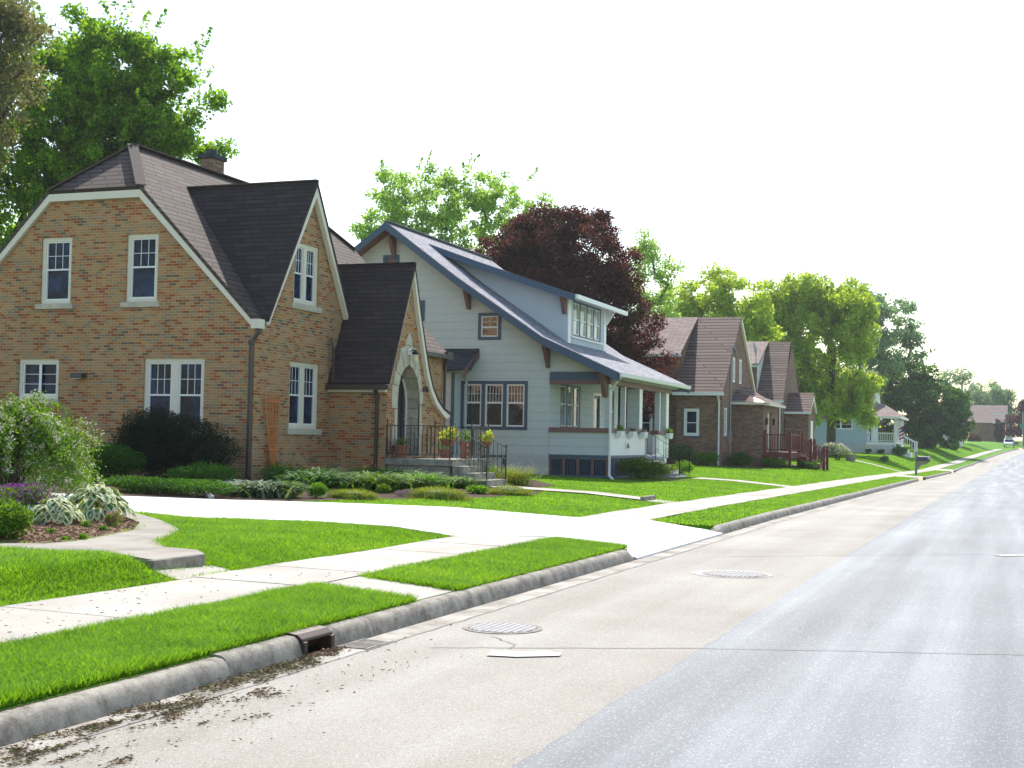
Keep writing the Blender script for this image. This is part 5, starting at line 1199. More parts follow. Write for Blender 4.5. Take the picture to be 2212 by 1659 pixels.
mb = MB(); mb.box(-16.1,x4+.14,y4-.45,y4-.31,4.42,4.56); mb.box(-17.4,-15.98,y4-.12,y4,6.78,6.95); mb.build('gutter', M['white'], H4)
downspout(H4, [(x4-.05,y4-.38,4.4),(x4-.12,y4-.08,4.1),(x4-.12,y4-.08,.6)], w=.12, mat='white')
ye = 90.6
mb = wall(Plane('Y', ye), [(x4,.2),(-12.85,.2),(-12.85,3.9),(x4,3.9)]); wall(Plane('X', -12.85), [(ye,.2),(93.6,.2),(93.6,3.9),(92.1,5.05),(ye,3.9)], [(91.6,92.6,1.2,3.3)], mb, .1); mb.build('entry_wall', M['brick_red'], H4)
mb = MB(); mb.slab([(-12.7,ye-.2,3.85),(-12.7,92.1,5.2),(-15,92.1,5.2),(-15,ye-.2,3.85)], .08); mb.slab([(-12.7,93.8,3.85),(-12.7,92.1,5.2),(-15,92.1,5.2),(-15,93.8,3.85)], .08); mb.build('entry_roof', M['roof_ribbed'], H4)
mb = MB(); mb.box(x4,-12.68,ye-.33,ye-.21,3.72,3.86); mb.build('gutter', M['white'], H4)
mb = MB(); mb.prism([(-12.83,ye-.2,3.8),(-12.83,92.1,5.12),(-12.83,93.8,3.8),(-12.83,93.5,3.8),(-12.83,92.1,4.7),(-12.83,ye+.1,3.8)], (.12,0,0)); mb.build('rake_board', M['cream'], H4)
mb = MB(); mb.box(-12.9,-12.83,91.6,92.6,1.2,3.3); mb.build('door', M['white'], H4)
o = thing('satellite_dish', (-15.92,86.6,7.0), 'dark grey satellite dish on the roof between the two brown brick houses', 'satellite dish')
o.parent = None
mb = MB(); mb.lathe((0,0,0), [(.02,.06),(.2,.03),(.36,-.03),(.38,-.035),(.36,-.05),(.2,0),(.02,.03)], 20)
Rm = Matrix.Rotation(R(80), 4, 'Y') @ Matrix.Rotation(R(0), 4, 'X'); mb.v = [tuple((Rm @ Vector(v))*1.25+Vector((-16.15,89.1,8.05))) for v in mb.v]; mb.build('reflector', M['dish'], o)
mb = MB(); mb.tube([(-16.2,89.1,8.0),(-16.1,89.1,7.3),(-16.1,89.1,6.95)], .035, 6); mb.box(-16.35,-15.9,88.98,89.22,6.93,7.03); mb.build('mount', M['iron'], o)

# ---------------------------------------------------------------- house 5: pale blue clapboard with a porch
H5 = thing('clapboard_house', (-16,142,.9), 'pale blue clapboard house with white porch, lattice skirt and grey roof', 'house')
y5 = 138.0; zz = .6
mb = wall(Plane('Y', y5), [(-24,1.9),(-13.85,1.9),(-13.85,4.5),(-24,4.5)], [(-17.5,-15.2,3.3,4.35)]); mb.add([(-13.85,y5,1.9),(-13.85,150,1.9),(-13.85,150,4.5),(-13.85,y5,4.5)], [(0,1,2,3)]); mb.build('wall', M['pale_siding'], H5)
mb = MB(); mb.box(-24,-13.9,y5+.05,y5+.3,zz,1.9); mb.build('foundation', M['concrete_base'], H5)
window(H5, Plane('Y', y5), -17.5,-15.2,3.3,4.4, n=2, casing=.1, fm='white', grid=(1,1), rec=-.02)
mb = MB(); mb.slab([(-24,y5-.4,4.5),(-13.3,y5-.4,4.5),(-13.3,144,9.5),(-24,144,9.5)], .15); mb.slab([(-24,150.4,4.5),(-13.3,150.4,4.5),(-13.3,144,9.5),(-24,144,9.5)], .15); rf5 = mb.build('roof', M['roof_red'], H5)
mb = MB(); mb.box(-15.3,-14.8,143.7,144.3,9.3,10.1); mb.build('chimney', M['white_siding'], rf5)
mb = wall(Plane('X', -13.4), [(y5,4.5),(150,4.5),(144,9.3)]); mb.build('gable_wall', M['white_siding'], H5)
# porch
px0, px1, py0, py1 = -13.85, -11.0, y5, 147.5
mb = MB(); mb.box(px0,px1,py0,py1,1.95,2.12); mb.build('porch_floor', M['white'], H5)
mb = MB(); mb.slab([(px0-.8,py0-.5,4.65),(px1+.45,py0-.5,4.65),(-12.6,141.5,6.0),(px0,141.5,6.2)], .08); mb.slab([(px1+.45,py0-.5,4.65),(px1+.45,py1+.5,4.65),(-12.6,144.5,6.0),(-12.6,141.5,6.0)], .08)
mb.slab([(px0,141.5,6.2),(-12.6,141.5,6.0),(-12.6,144.5,6.0),(px0,144.5,6.2)], .08); mb.build('porch_roof', M['roof_red'], H5)
mb = MB(); mb.box(px0-.8,px1+.5,py0-.55,py0-.4,4.45,4.64); mb.box(px1+.3,px1+.5,py0-.39,py1+.5,4.45,4.64); mb.build('fascia', M['white'], H5)
for (a, b) in ((px1-.1,py0+.1),(px1-.1,140.3),(px1-.1,143.5),(px1-.1,147.3)):
    mb = MB(); mb.box(a-.12,a+.12,b-.12,b+.12,2.12,4.45); mb.build('porch_post', M['white'], H5)
mb = MB(); mb.box(px0,px1-.2,py0+.05,py0+.1,2.95,3.05); mb.box(px0,px1-.2,py0+.05,py0+.1,2.2,2.26)
for i in range(15): u = px0+.1+i*.175; mb.box(u,u+.06,py0+.06,py0+.09,2.26,2.95)
mb.box(px1-.13,px1-.08,py0+.2,140.2,2.95,3.05)
for i in range(10): u = py0+.3+i*.2; mb.box(px1-.12,px1-.09,u,u+.06,2.2,2.95)
mb.build('porch_railing', M['white'], H5)
mb = MB()
for i in range(27):
    u = px0+i*.105-.45; a, b = max(u, px0), min(u+.9, px1)
    if b > a: mb.bar((a,py0-.02,zz+.3+(a-u)),(b,py0-.02,zz+.3+(b-u)),.035,.012,up=(0,1,0)); mb.bar((a,py0-.035,zz+1.2-(a-u)),(b,py0-.035,zz+1.2-(b-u)),.035,.012,up=(0,1,0))
mb.box(px0,px1,py0-.04,py0,1.8,1.95); mb.build('lattice', M['white'], H5)
mb = MB(); mb.box(px0,px1,py0+.22,py0+.25,zz,1.95); mb.build('crawl_space', M['dish'], H5)
mb = MB()
for i in range(4): mb.box(px1+.3*i,px1+.3+.3*i,140.5,143.4,zz,1.9-.27*i)
mb.build('stairs', M['white'], H5)
mb = MB(); 
for yy in (140.4,143.5):
    mb.bar((px1,yy,3.0),(px1+1.6,yy,2.15),.08,.08); mb.box(px1+1.55,px1+1.7,yy-.07,yy+.07,.8,2.25)
    for i in range(7): t_ = i/7; mb.bar((px1+1.6*t_,yy,2.2-.85*t_),(px1+1.6*t_,yy,3.0-.85*t_),.05,.05,up=(1,0,0))
mb.build('stair_railing', M['white'], H5)
window(H5, Plane('X', px0), 139.0,140.4,2.5,4.1, casing=.1, fm='white', grid=(1,1), rec=-.02, gm='glass')
mb = MB(); mb.box(px0+.01,px0+.05,141,142.1,2.12,4.1); mb.build('door', M['dark'], H5)
downspout(H5, [(px1+.1,py0-.45,4.5),(px1-.05,py0-.08,4.2),(px1-.05,py0-.08,.9)], w=.12, mat='white')
o = thing('flag', (-10.6,139.8,3.5), 'small red, white and blue flag hanging beside the pale porch post', 'flag')
mb = MB(); mb.tube([(px1,139.9,3.3),(-10.2,139.6,4.1)], .02, 6); mb.build('pole', M['white'], o)
def flagpart(name, mat, xa, xb_, za, zb_):
    mb = MB(); n = 8; V, F = [], []
    for i in range(n+1):
        t_ = i/n; x = xa+(xb_-xa)*t_; yy = 139.7+.06*math.sin(t_*7+xa*9)
        V += [(x,yy,za+(x+10.6)*.5),(x,yy,zb_+(x+10.6)*.5)]
    F = [(2*i,2*i+1,2*i+3,2*i+2) for i in range(n)]; mb.add(V, F); mb.build(name, M[mat], o)
M['flagred'] = m_plain('flag_red', (.45,.03,.04), .7, .2); M['flagblue'] = m_plain('flag_blue', (.03,.05,.22), .7, .2)
for i in range(7): flagpart('stripe', 'flagred' if i % 2 == 0 else 'white', -10.85, -10.35, 2.45+.17*i, 2.62+.17*i)
flagpart('canton', 'flagblue', -10.6, -10.34, 3.10, 3.66); o.children[-1].location.y -= .03

# ---------------------------------------------------------------- far street
F6 = thing('brick_house', (-5,302,2.6), 'far brick house seen small at the end of the street between dark trees', 'house')
mb = wall(Plane('Y', 300), [(-9,2),(-1.9,2),(-1.9,7.2),(-9,7.2)], [(-6.6,-4.9,4.2,6.0),(-3.6,-2.4,3.0,6.4)], None, .3); mb.add([(-1.9,300,2),(-1.9,312,2),(-1.9,312,7.2),(-1.9,300,7.2)], [(0,1,2,3)]); mb.build('wall', M['brick_red'], F6)
mb = MB(); mb.slab([(-9.4,299.6,7.1),(-1.4,299.6,7.1),(-1.4,306,11),(-9.4,306,11)], .2); mb.slab([(-9.4,312.4,7.1),(-1.4,312.4,7.1),(-1.4,306,11),(-9.4,306,11)], .2); mb.build('roof', M['roof_red'], F6)
mb = MB(); mb.box(-4.4,-1.3,299.3,299.55,7.0,7.3); mb.box(-4.4,-1.6,299.2,299.5,8.9,9.15); mb.box(-2.1,-1.8,299.8,299.99,2,7.0); mb.build('trim', M['white'], F6)
o = thing('shed', (-.9,302,2.6), 'tall pale grey shed wall right of the far brick house', 'shed')
mb = MB(); mb.box(-1.75,-.35,301,306,2,8.2); mb.build('wall', M['white_siding'], o); mb = MB(); mb.slab([(-1.9,300.8,8.2),(-.2,300.8,8.2),(-.2,306.2,8.7),(-1.9,306.2,8.7)], .15); mb.build('roof', M['roof_grey'], o)
o = thing('garage', (-10,217,1.4), 'low pale garage glimpsed under the big dark round tree', 'garage')
mb = wall(Plane('Y', 215), [(-13.5,1),(-7.6,1),(-7.6,4.4),(-13.5,4.4)], [(-12.6,-10.6,1.3,3.6)]); mb.add([(-7.6,215,1),(-7.6,222,1),(-7.6,222,4.4),(-7.6,215,4.4)], [(0,1,2,3)]); mb.build('wall', M['white_siding'], o)
mb = MB(); mb.slab([(-13.9,214.6,4.4),(-7.2,214.6,4.4),(-7.2,218.5,6),(-13.9,218.5,6)], .15); mb.slab([(-13.9,222.4,4.4),(-7.2,222.4,4.4),(-7.2,218.5,6),(-13.9,218.5,6)], .15); mb.build('roof', M['roof_grey'], o)
# parked car far away
o = thing('parked_car', (-.8,262,gz(-.8,262)), 'white parked car with dark windscreen at the far end of the street', 'car')
cz = gz(-.8,262)+.02; cx, cy = -.95, 262
mb = MB(); mb.prism([(cx-.85,cy-2.1,cz+.35),(cx-.85,cy-2.2,cz+.75),(cx-.85,cy-1.1,cz+.95),(cx-.85,cy-.5,cz+1.5),(cx-.85,cy+1.3,cz+1.52),(cx-.85,cy+1.9,cz+1.0),(cx-.85,cy+2.2,cz+.95),(cx-.85,cy+2.2,cz+.35)], (1.7,0,0)); mb.build('body', M['car'], o, bevel=.12)
mb = MB(); mb.prism([(cx-.7,cy-1.08,cz+1.0),(cx-.7,cy-.56,cz+1.45),(cx-.7,cy-.60,cz+1.47),(cx-.7,cy-1.14,cz+1.0)], (1.4,0,0)); mb.build('windscreen', M['glass'], o)
mb = MB(); mb.box(cx+.84,cx+.87,cy-.6,cy+1.5,cz+1.0,cz+1.4); mb.build('side_window', M['glass'], o)
for a, b in ((-.8,-1.35),(.8,-1.35),(-.8,1.35),(.8,1.35)):
    mb = MB(); mb.lathe((cx+a,cy+b,cz+.32), [(.02,-.1),(.3,-.1),(.33,0),(.3,.1),(.02,.1)], 16, 'X'); mb.build('wheel', M['tyre'], o)
for a in (-.6,.6): mb = MB(); mb.box(cx+a-.15,cx+a+.15,cy-2.24,cy-2.17,cz+.6,cz+.75); mb.build('headlight', M['iron'], o)
# street sign pole
o = thing('street_sign', (1.4,262,gz(1.4,262)), 'thin pole with green street sign at the right edge of the photo', 'street sign')
g = gz(1.4,262); mb = MB(); mb.tube([(1.4,262,g-.2),(1.42,262,g+6.6)], .07, 8); mb.build('pole', M['iron'], o)
mb = MB(); mb.box(1.0,2.0,261.9,261.93,g+3.5,g+4.4); mb.build('sign_plate', M['green_sign'], o)
# mailboxes
def mailbox(x, y, label, s=1.0, extra=False):
    z = gz(x, y); o = thing('mailbox', (x,y,z), label, 'mailbox', 'mailboxes on the verge')
    mb = MB(); mb.bar((x,y,z-.1),(x,y,z+1.42*s),.13*s,.13*s,up=(0,1,0)); mb.lathe((x,y,z+1.42*s), [(.09*s,0),(.09*s,.05*s),(.03*s,.09*s)], 8)
    mb.prism([(x+.06*s,y-.05,z+.85*s),(x+.75*s,y-.05,z+.85*s),(x+.62*s,y-.05,z+.72*s),(x+.3*s,y-.05,z+.66*s),(x+.06*s,y-.05,z+.35*s)], (0,.1,0)); mb.build('post', M['wood_grey'], o)
    mb = MB(); w_, L0, L1, zb_ = .15*s, x+.05*s, x+.80*s, z+.87*s
    prof = [(-w_,0),(-w_,.20*s)]+[(-w_*math.cos(a*math.pi/8),.20*s+w_*.9*math.sin(a*math.pi/8)) for a in range(1,8)]+[(w_,.20*s),(w_,0)]
    mb.prism([(L0,y+a,zb_+b) for a, b in prof], (L1-L0,0,0)); bx = mb.build('box', M['black_box'], o)
    mb = MB(); mb.prism([(L1+.002,y+a*1.06,zb_+b*1.04) for a, b in prof], (.03,0,0)); mb.build('door', M['black_box'], bx)
    mb = MB(); mb.box(L1-.1,L1+.06,y-w_-.03,y-w_-.005,zb_+.15*s,zb_+.30*s); mb.build('flag', M['iron'], bx)
    if extra: mb = MB(); mb.box(x+.5,x+1.1,y+.3,y+.9,z,z+.9); mb.build('newspaper_tube', M['dish'], o)
    return o
mailbox(-5.72, 87.0, 'dark blue mailbox on a grey wooden bracket post, the nearer mailbox on the grass verge')
mailbox(.05-.2, 247.0, 'small far mailbox near the end of the pavement, before the parked car', 1.05)

# ---------------------------------------------------------------- trees
TB = 'trees behind the houses'
tree('maple_tree', 'big bright green maple towering behind the tan brick cottage at upper left', 'tree', -33.3,40.9,.58,
     [(1.1,-.1,14.0,2.9,2.6,2.6),(3.2,.7,13.9,2.1,1.9,2.1),(4.2,1.0,12.3,1.6,1.6,1.3),(-.7,-.7,11.4,2.9,2.6,2.6),(-2.1,-1.3,13.1,2.8,2.5,3.8),(1.9,.2,11.3,2.9,2.6,1.9),(-3.1,-1.5,9.8,3.1,2.8,2.8),(2.7,.4,15.6,1.0,.9,1.0),(.8,-.3,15.9,1.1,1.0,1.0),(5.2,1.1,13.2,.9,.6,.3),(4.9,1,11.4,.9,.9,.3),(-3,-1.5,7,3,2.8,2.5),(2.2,.3,12.6,2.4,2.2,2.2),(.8,0,13,2.6,2.4,2.6),(3.4,.7,11.6,1.5,1.4,1.2),(1.5,.2,9.6,3.2,2.6,2.2),(-1,0,8,3.4,3,3)],
     'maple', ncl=560, nleaf=250, ls=.17, cr=.52, spikes=190, trunk=.3, top=11, group=TB, seed=3, shell=.36)
tree('shade_tree', 'brownish olive tree at the top left corner, in front of the big maple', 'tree', -31.4,33.6,.6,
     [(1.0,0,12.2,1.6,1.6,2.0),(1.3,.1,13.9,1.2,1.2,1.2),(-.3,-.5,11.0,2.2,2.0,2.6),(0,-.6,13.6,2.2,2,2.3),(-1.5,-.5,15,1.9,1.5,1.7)], 'brownleaf', ncl=380, nleaf=130, ls=.13, cr=.55, trunk=.2, top=9, group=TB, seed=5)
tree('ash_tree', 'tall airy light green tree with many upright stems behind the bungalow roof', 'tree', -30.4,71.9,.68,
     [(-.7,-.8,13.6,3.6,3.3,2.8),(-2.9,-1.7,14.5,2.2,2.0,2.4),(1.8,.1,14.7,2.5,2.2,2.1),(3.6,.8,12.3,2.3,2.1,2.3),(-3.6,-1.7,11.6,1.9,1.7,1.6),(-.7,-.6,10.3,4.0,3.6,2.2),(2.9,.7,9.8,3.1,2.8,2.2),(-.6,-.6,16.1,1.2,1.2,.9),(4.8,1.1,13.6,1.4,1.3,1.5),(4.6,1.2,11,1.8,1.6,2.2),(-4.6,-2.2,12.8,1.3,1.2,1.4)],
     'lightleaf', ncl=520, nleaf=95, ls=.2, cr=.55, spikes=60, trunk=.2, top=5.0, group=TB, seed=8, shell=.6)
tree('crimson_maple', 'round dark crimson maple between the bungalow and the brown brick house', 'tree', -20.3,63.05,.56,
     [(-.7,-.6,9.8,3.6,2.9,2.5),(-2.9,-1.3,9.7,2.6,2.2,2.1),(-3.9,-1.5,8.6,2.0,2,1.8),(1.3,.2,9.1,2.4,2.2,2.2),(-.5,-.6,11.2,1.9,1.7,1.5),(1.7,.4,6.9,2.4,2.1,2.2),(-1.7,-.9,7.2,3.4,3.1,2.4),(2.4,.6,5.3,1.7,1.3,1.7),(.4,.1,3.9,3.2,2.9,2.3),(.8,-.1,11.7,1.2,1.1,.8),(-2,-1.2,11.9,1.3,1.2,.8),(3.4,.7,4.6,1.2,1.2,.5),(2.8,.7,3.2,1.5,1.3,1.0)],
     'redleaf', ncl=800, nleaf=230, ls=.14, cr=.58, trunk=.22, top=6, seed=12, shell=.4)
tree('shade_tree', 'thin bright green tree showing just right of the crimson maple', 'tree', -24.45,92.3,.75,
     [(.1,-.4,12.9,2,1.8,2.3),(-.5,-.7,14.5,1.3,1.2,1.2),(1,0,10.9,1.3,1.2,2),(-.5,-.5,9.2,2.3,2.1,3.9),(1.8,.2,13.2,.9,.5,.4)], 'lightleaf', ncl=110, nleaf=120, ls=.2, cr=.75, trunk=.22, top=9, group=TB, seed=14, shell=.5)
tree('shade_tree', 'yellow-green tree above the ridge of the nearer brown brick house', 'tree', -23.6,110.8,.84,
     [(0,-.5,13,2.9,2.6,2.1),(-2.2,-1.3,12.6,2.2,2,1.8),(2.1,.4,11.6,2.2,2,2.2),(0,-.3,9.8,4.2,3.8,2.9),(-2.6,-1.2,9.2,2.3,2.1,3.6),(.7,-.3,14.8,1.4,1.3,1.1),(2.8,.6,9,2.2,2,3),(3.8,1,10.8,2,2,3)], 'yellowgreen', ncl=380, nleaf=75, ls=.30, cr=.72, trunk=.3, top=9, group=TB, seed=17, shell=.45)
tree('willow_tree', 'large drooping yellow-green tree standing before the pale blue house', 'tree', -15.6,124.5,.9,
     [(-1.2,-.8,11.8,4.7,4.2,3.5),(-4,-2,14.0,3,2.7,1.9),(1.1,0,13.2,3.1,2.8,2.3),(1.2,.5,6.0,2.3,2,1.3),(-1.6,-.8,7.6,4,3.6,3.6),(.8,.2,5.3,3.1,2.8,2.2),(-4.4,-1.9,9.2,2.4,2.2,4),(-5.5,-2.5,12.1,2,1.8,2.3),(-6.8,-3,10.5,2.2,2,3),(-2.4,-1.4,15.3,1.9,1.8,1.2),(-1,-1,13.8,5.0,4,2.2),(2.6,.6,11,2.6,2.4,2.2),(1.6,.4,4.4,2.2,1.8,1.5),(2.8,.6,6.6,1.7,1.5,1.3),(-3,-1,5.6,3,2.5,2.2),(-1,-2.5,4.4,2.6,1.6,1.6),(2.4,0,4.2,2,1.6,1.2)],
     'yellowgreen', ncl=720, nleaf=100, ls=.32, cr=.72, trunk=.4, top=9, group=TB, seed=21, shell=.45, droop=.6)
tree('shade_tree', 'tall blue-green tree behind and above the drooping yellow-green one', 'tree', -16,175.5,1.5,
     [(0,-.6,16.2,4.2,3.8,3.3),(-2.8,-1.7,18.2,3.8,3.4,2.1),(3.3,.8,13.9,2.3,2.1,2.9),(0,-.4,12.1,4.7,4.2,3.5),(4.4,1,12,1.8,1.5,1.6)], 'blueleaf', ncl=260, nleaf=60, ls=.42, cr=.95, trunk=.4, top=12, group=TB, seed=24, shell=.5)
tree('maple_tree', 'dense dark green round tree on the lawn beyond the white porch', 'tree', -12.4,186,1.2,
     [(.3,0,6.2,5.9,5.2,4.6),(-1.5,-.8,8.9,4.3,3.8,3.3),(3.3,1.2,5.6,3.7,3.3,3.6),(.9,.4,2.9,5.5,5,2.7),(-2.7,-1,4.2,3.5,3.2,3.6),(5.1,2,3.3,2.1,2,2.4)], 'darkleaf', ncl=420, nleaf=95, ls=.42, cr=.95, trunk=.4, top=5, seed=27, shell=.33)
tree('shade_tree', 'thin airy tree faint beyond the dense dark green round tree', 'tree', -8.4,242.6,1.7, [(0,-.3,12.1,2,1.8,1.6),(-2.6,-1.2,10.9,2.4,2.1,2.4),(-1,-.5,8.5,2,2,2)], 'blueleaf', ncl=70, nleaf=45, ls=.4, cr=1.1, trunk=.25, top=9, seed=30, shell=.6)
tree('shade_tree', 'far rounded blue-green tree behind the distant brick house', 'tree', -5.4,330,2.7, [(0,0,10.2,5.2,4.7,4.3),(-3.6,-1,7.6,5.2,4.7,4.9),(3.1,1,8.8,3.1,2.8,3.8),(-8,0,7,4,4,5)], 'blueleaf', ncl=160, nleaf=140, ls=.5, cr=1.6, trunk=.4, top=7, seed=33)
tree('crimson_maple', 'dark purple tree at the right edge beside the far street sign', 'tree', 1.9,288,2.1, [(.1,0,6.6,2.6,2.3,3.3),(-1.4,-.2,4.2,2.2,2,2.8),(3.5,1.3,7.1,3.7,3.4,3.7),(6,1,6,4,4,4)], 'redleaf', ncl=150, nleaf=150, ls=.42, cr=1.1, trunk=.3, top=5, seed=36)
tree('shade_tree', 'dark tree filling the gap at the end of the street, right edge', 'tree', 14,345,2.8, [(0,0,6,9,6,5),(-7,0,4.5,5,4,4)], 'darkleaf', ncl=120, nleaf=140, ls=.6, cr=2, trunk=.4, top=5, seed=38)
tree('shade_tree', 'dark green yard tree low behind the left side of the tan brick cottage', 'tree', -41,47,.6, [(0,0,6,5,4,4.5),(4.5,1,6.2,4,3.5,4.0),(-5,0,7,4.5,4,5)], 'darkleaf', ncl=200, nleaf=200, ls=.2, cr=1.0, trunk=.3, top=5, seed=40, group=TB)
tree('shade_tree', 'leafy backdrop tree between the brick houses and the drooping tree', 'tree', -24,140,1.0, [(0,0,7,6,4,5),(6,2,6.5,4,4,4.5),(-6,0,7,5,4,5)], 'shrub', ncl=220, nleaf=130, ls=.32, cr=1.2, trunk=.35, top=6, seed=42, group=TB)
tree('shade_tree', 'shaded yard tree behind the crimson maple and the bungalow', 'tree', -27,80,.7, [(0,0,5,4.5,4,4),(5,2,4.5,3,3,3.5),(-6,0,6,5,4,4.5)], 'darkleaf', ncl=180, nleaf=150, ls=.24, cr=1.0, trunk=.3, top=5, seed=44, group=TB)

# ---------------------------------------------------------------- shrubs and flowers
NB = 'plants in the near mulch bed'; FB = 'plants along the brick cottage'
cascade('spirea_bush', 'large arching spirea bush with cream blossom at the left edge of the photo', 'bush', -15.75,18.0,3.3,2.8,1.85, nb=430, seed=2)
shrub('catmint', 'purple flowering clump in front of the spirea bush at the left edge', 'flower', -12.75,14.9,.85,.50,'shrub', n=2600, ls=.04, flowers=('purple',1300,.028,.45), group=NB, stems=False)
shrub('shrub', 'bright green leafy shrub at the left edge, lowest in the mulch bed', 'bush', -10.55,12.12,.66,.52,'shrub', n=2600, ls=.055, group=NB)
hosta('hosta', 'smaller hosta with cream-edged leaves, left of the larger one', -11.72,14.35,.74,.36,110,NB,3,.15)
hosta('hosta', 'larger hosta clump with cream-edged leaves next to the pink flowers', -11.78,15.3,.98,.50,150,NB,4,.16)
shrub('dianthus', 'small rounded plant with pink flowers at the edge of the mulch by the path', 'flower', -10.93,14.55,.25,.24,'shrub', n=900, ls=.028, flowers=('pink',240,.018,.35), group=NB, stems=False, depth=.25)
for i, (x, y, w_, h_, lab) in enumerate(((-11.13,14.27,.17,.12,'low green plantlet right below the larger hosta'),(-10.79,13.16,.15,.10,'low green plantlet in the mulch nearest the left shrub'),(-10.04,12.51,.11,.07,'tiny green plantlet at the mulch edge, left one of the closest two'),
      (-9.97,12.72,.10,.10,'tiny bright plantlet at the mulch edge, right one of the closest two'),(-10.56,13.86,.13,.11,'tiny grassy plantlet left of the pink flowers'),(-11.64,14.0,.17,.13,'small blue-green grassy plantlet below the smaller hosta'))):
    shrub('seedling', lab, 'plant', x, y, w_, h_, 'bright' if i in (2,3) else ('bluehosta' if i == 5 else 'shrub'), n=260, ls=.032, group=NB, stems=False, lobes=3)
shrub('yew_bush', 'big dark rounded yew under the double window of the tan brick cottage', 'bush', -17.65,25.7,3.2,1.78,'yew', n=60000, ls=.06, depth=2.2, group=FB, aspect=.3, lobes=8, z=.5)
shrub('shrub', 'low dark green shrub between the spirea bush and the big yew', 'bush', -18.9,24.6,2.5,.95,'darkleaf', n=16000, ls=.05, depth=1.4, group=FB, z=.5)
shrub('ground_cover', 'low shaded hedge-like ground cover along the far edge of the driveway', 'ground cover', -14.7,21.2,3.3,.34,'darkleaf', n=16000, ls=.045, depth=1.5, group=FB, stems=False, lobes=10)
shrub('shrub', 'dark leafy shrub at the foot of the brick corner behind the grey-green plants', 'bush', -15.9,24.2,1.9,.55,'darkleaf', n=6000, ls=.05, depth=1.5, group=FB, stems=False)
hosta2 = tuft('hosta', 'wide grey-green hosta mass at the driveway edge below the brick corner', 'hosta', -13.6,22.5,1.4,.52,'bluehosta', n=620, bw=.06, bendk=.75, group=FB, spread=.42, depth=1.1)
shrub('boxwood', 'small dark round shrub between the grey-green hosta and the bright ball shrub', 'bush', -12.95,22.6,.62,.36,'shrub', n=2600, ls=.035, group=FB, stems=False)
shrub('boxwood', 'bright green ball-shaped shrub left of the heather mounds', 'bush', -12.62,23.05,.44,.34,'bright', n=2200, ls=.035, group=FB, stems=False)
def mound(label, x, y, W, Hh, D, mat='heath', n=5200, L=.07):
    rng = np.random.default_rng(int(-x*50)); z = gz(x, y); o = thing('heather_mound', (x,y,z), label, 'heather', 'low heather mounds along the bed edge')
    B = [(x,y,z,W*.5,D*.5,Hh*.85),(x-W*.2,y,z,W*.3,D*.4,Hh*.8),(x+W*.22,y,z,W*.28,D*.36,Hh*.7)]
    p, d = in_blobs(B, n*2, .12, rng); k = p[:,2] > z; p, d = p[k], d[k]; d = unit(d*.7+np.array([0,0,.6])+rng.normal(size=d.shape)*.25)
    v, f = blades(p-d*L*.4, d, L*rng.uniform(.6,1.3,len(p)), .006, .2, 2, rng); np_mesh('foliage', v, f, M[mat], o)
    mb = MB(); mb.lathe((x,y,z-.02), [(W*.40,0),(W*.40,Hh*.3),(W*.30,Hh*.6),(W*.1,Hh*.75),(.01,Hh*.76)], 16)
    for i, v in enumerate(mb.v): mb.v[i] = (v[0], y+(v[1]-y)*D/W, v[2])
    mb.build('core', M['darkleaf'], o); return o
mound('long low yellow-green heather mound left of the purple cushion', -12.12,23.6,1.15,.24,.8)
mound('longest yellow-green heather mound, right of the purple cushion', -11.1,25.4,1.4,.29,1.0, n=7000)
mound('greyish green heather mound nearest the concrete path to the steps', -10.75,28.6,1.15,.26,.9)
mound('small purple-grey flowering cushion between two heather mounds', -11.85,25.35,.42,.18,.4, 'purplegrey', 1600, .035) if False else None
M['purplegrey'] = m_leaf('mauve_cushion', [(.20,.17,.17),(.30,.22,.26),(.26,.26,.20)], .3, tcol=(1.1,1,1))
shrub('thyme_cushion', 'small purple-grey flowering cushion between two heather mounds', 'flower', -11.85,25.35,.42,.17,'purplegrey', n=1500, ls=.022, group=FB, stems=False, lobes=3)
shrub('shrub', 'small leafy green plant behind the purple-grey cushion', 'plant', -12.65,26.0,.38,.24,'shrub', n=700, ls=.045, group=FB, stems=False)
DL = 'daylily clumps before the stoop'
for i, (x, y, w_, h_, mt, lab) in enumerate(((-15.2,27.0,1.9,.75,'lily_shade','shaded dark daylily mass against the brick below the front window'),(-14.2,25.8,1.6,.68,'lily_shade','dark daylily clump left of the bright one, behind the ball-shaped shrub'),(-13.4,26.9,1.5,.72,'shrub','mid green daylily clump in the middle of the bed'),
      (-12.9,28.3,1.35,.72,'bright','bright sunlit daylily clump before the concrete stoop'),(-12.75,30.3,.85,.52,'shrub','daylily clump right beside the foot of the concrete steps'),(-14.3,29.2,1.6,.75,'lily_shade','shaded daylily clump tight against the side of the stoop'))):
    tuft('daylily', lab, 'daylily', x, y, w_, h_, mt, n=int(300*w_), bw=.05, bendk=.75, group=DL, spread=.36, flowers=('orange',5,.05) if i in (1,2) else None)  # sun and shade put into clump colours: darker leaf where shaded, brighter where sunlit
shrub('lettuce_plant', 'light green broad-leaved plant at the end of the bed by the steps', 'plant', -11.3,28.1,.55,.25,'bright', n=650, ls=.07, group=FB, stems=False, aspect=.7)
tuft('ornamental_grass', 'airy yellow-green grass clump right of the iron stair railing', 'grass clump', -12.4,33.3,1.2,.72,'heath', n=520, bw=.014, bendk=.5, group=FB, flowers=('blossom',60,.03))
shrub('shrub', 'leafy green perennial behind the stair railing, before the blue-grey foundation', 'plant', -12.9,33.6,1.0,.5,'bright', n=1600, ls=.06, group=FB, stems=False)
tuft('climbing_plant', 'young vine at the foot of the orange-brown trellis', 'vine', -16.45,28.2,.4,.7,'shrub', n=60, bw=.03, bendk=.4, group=FB)
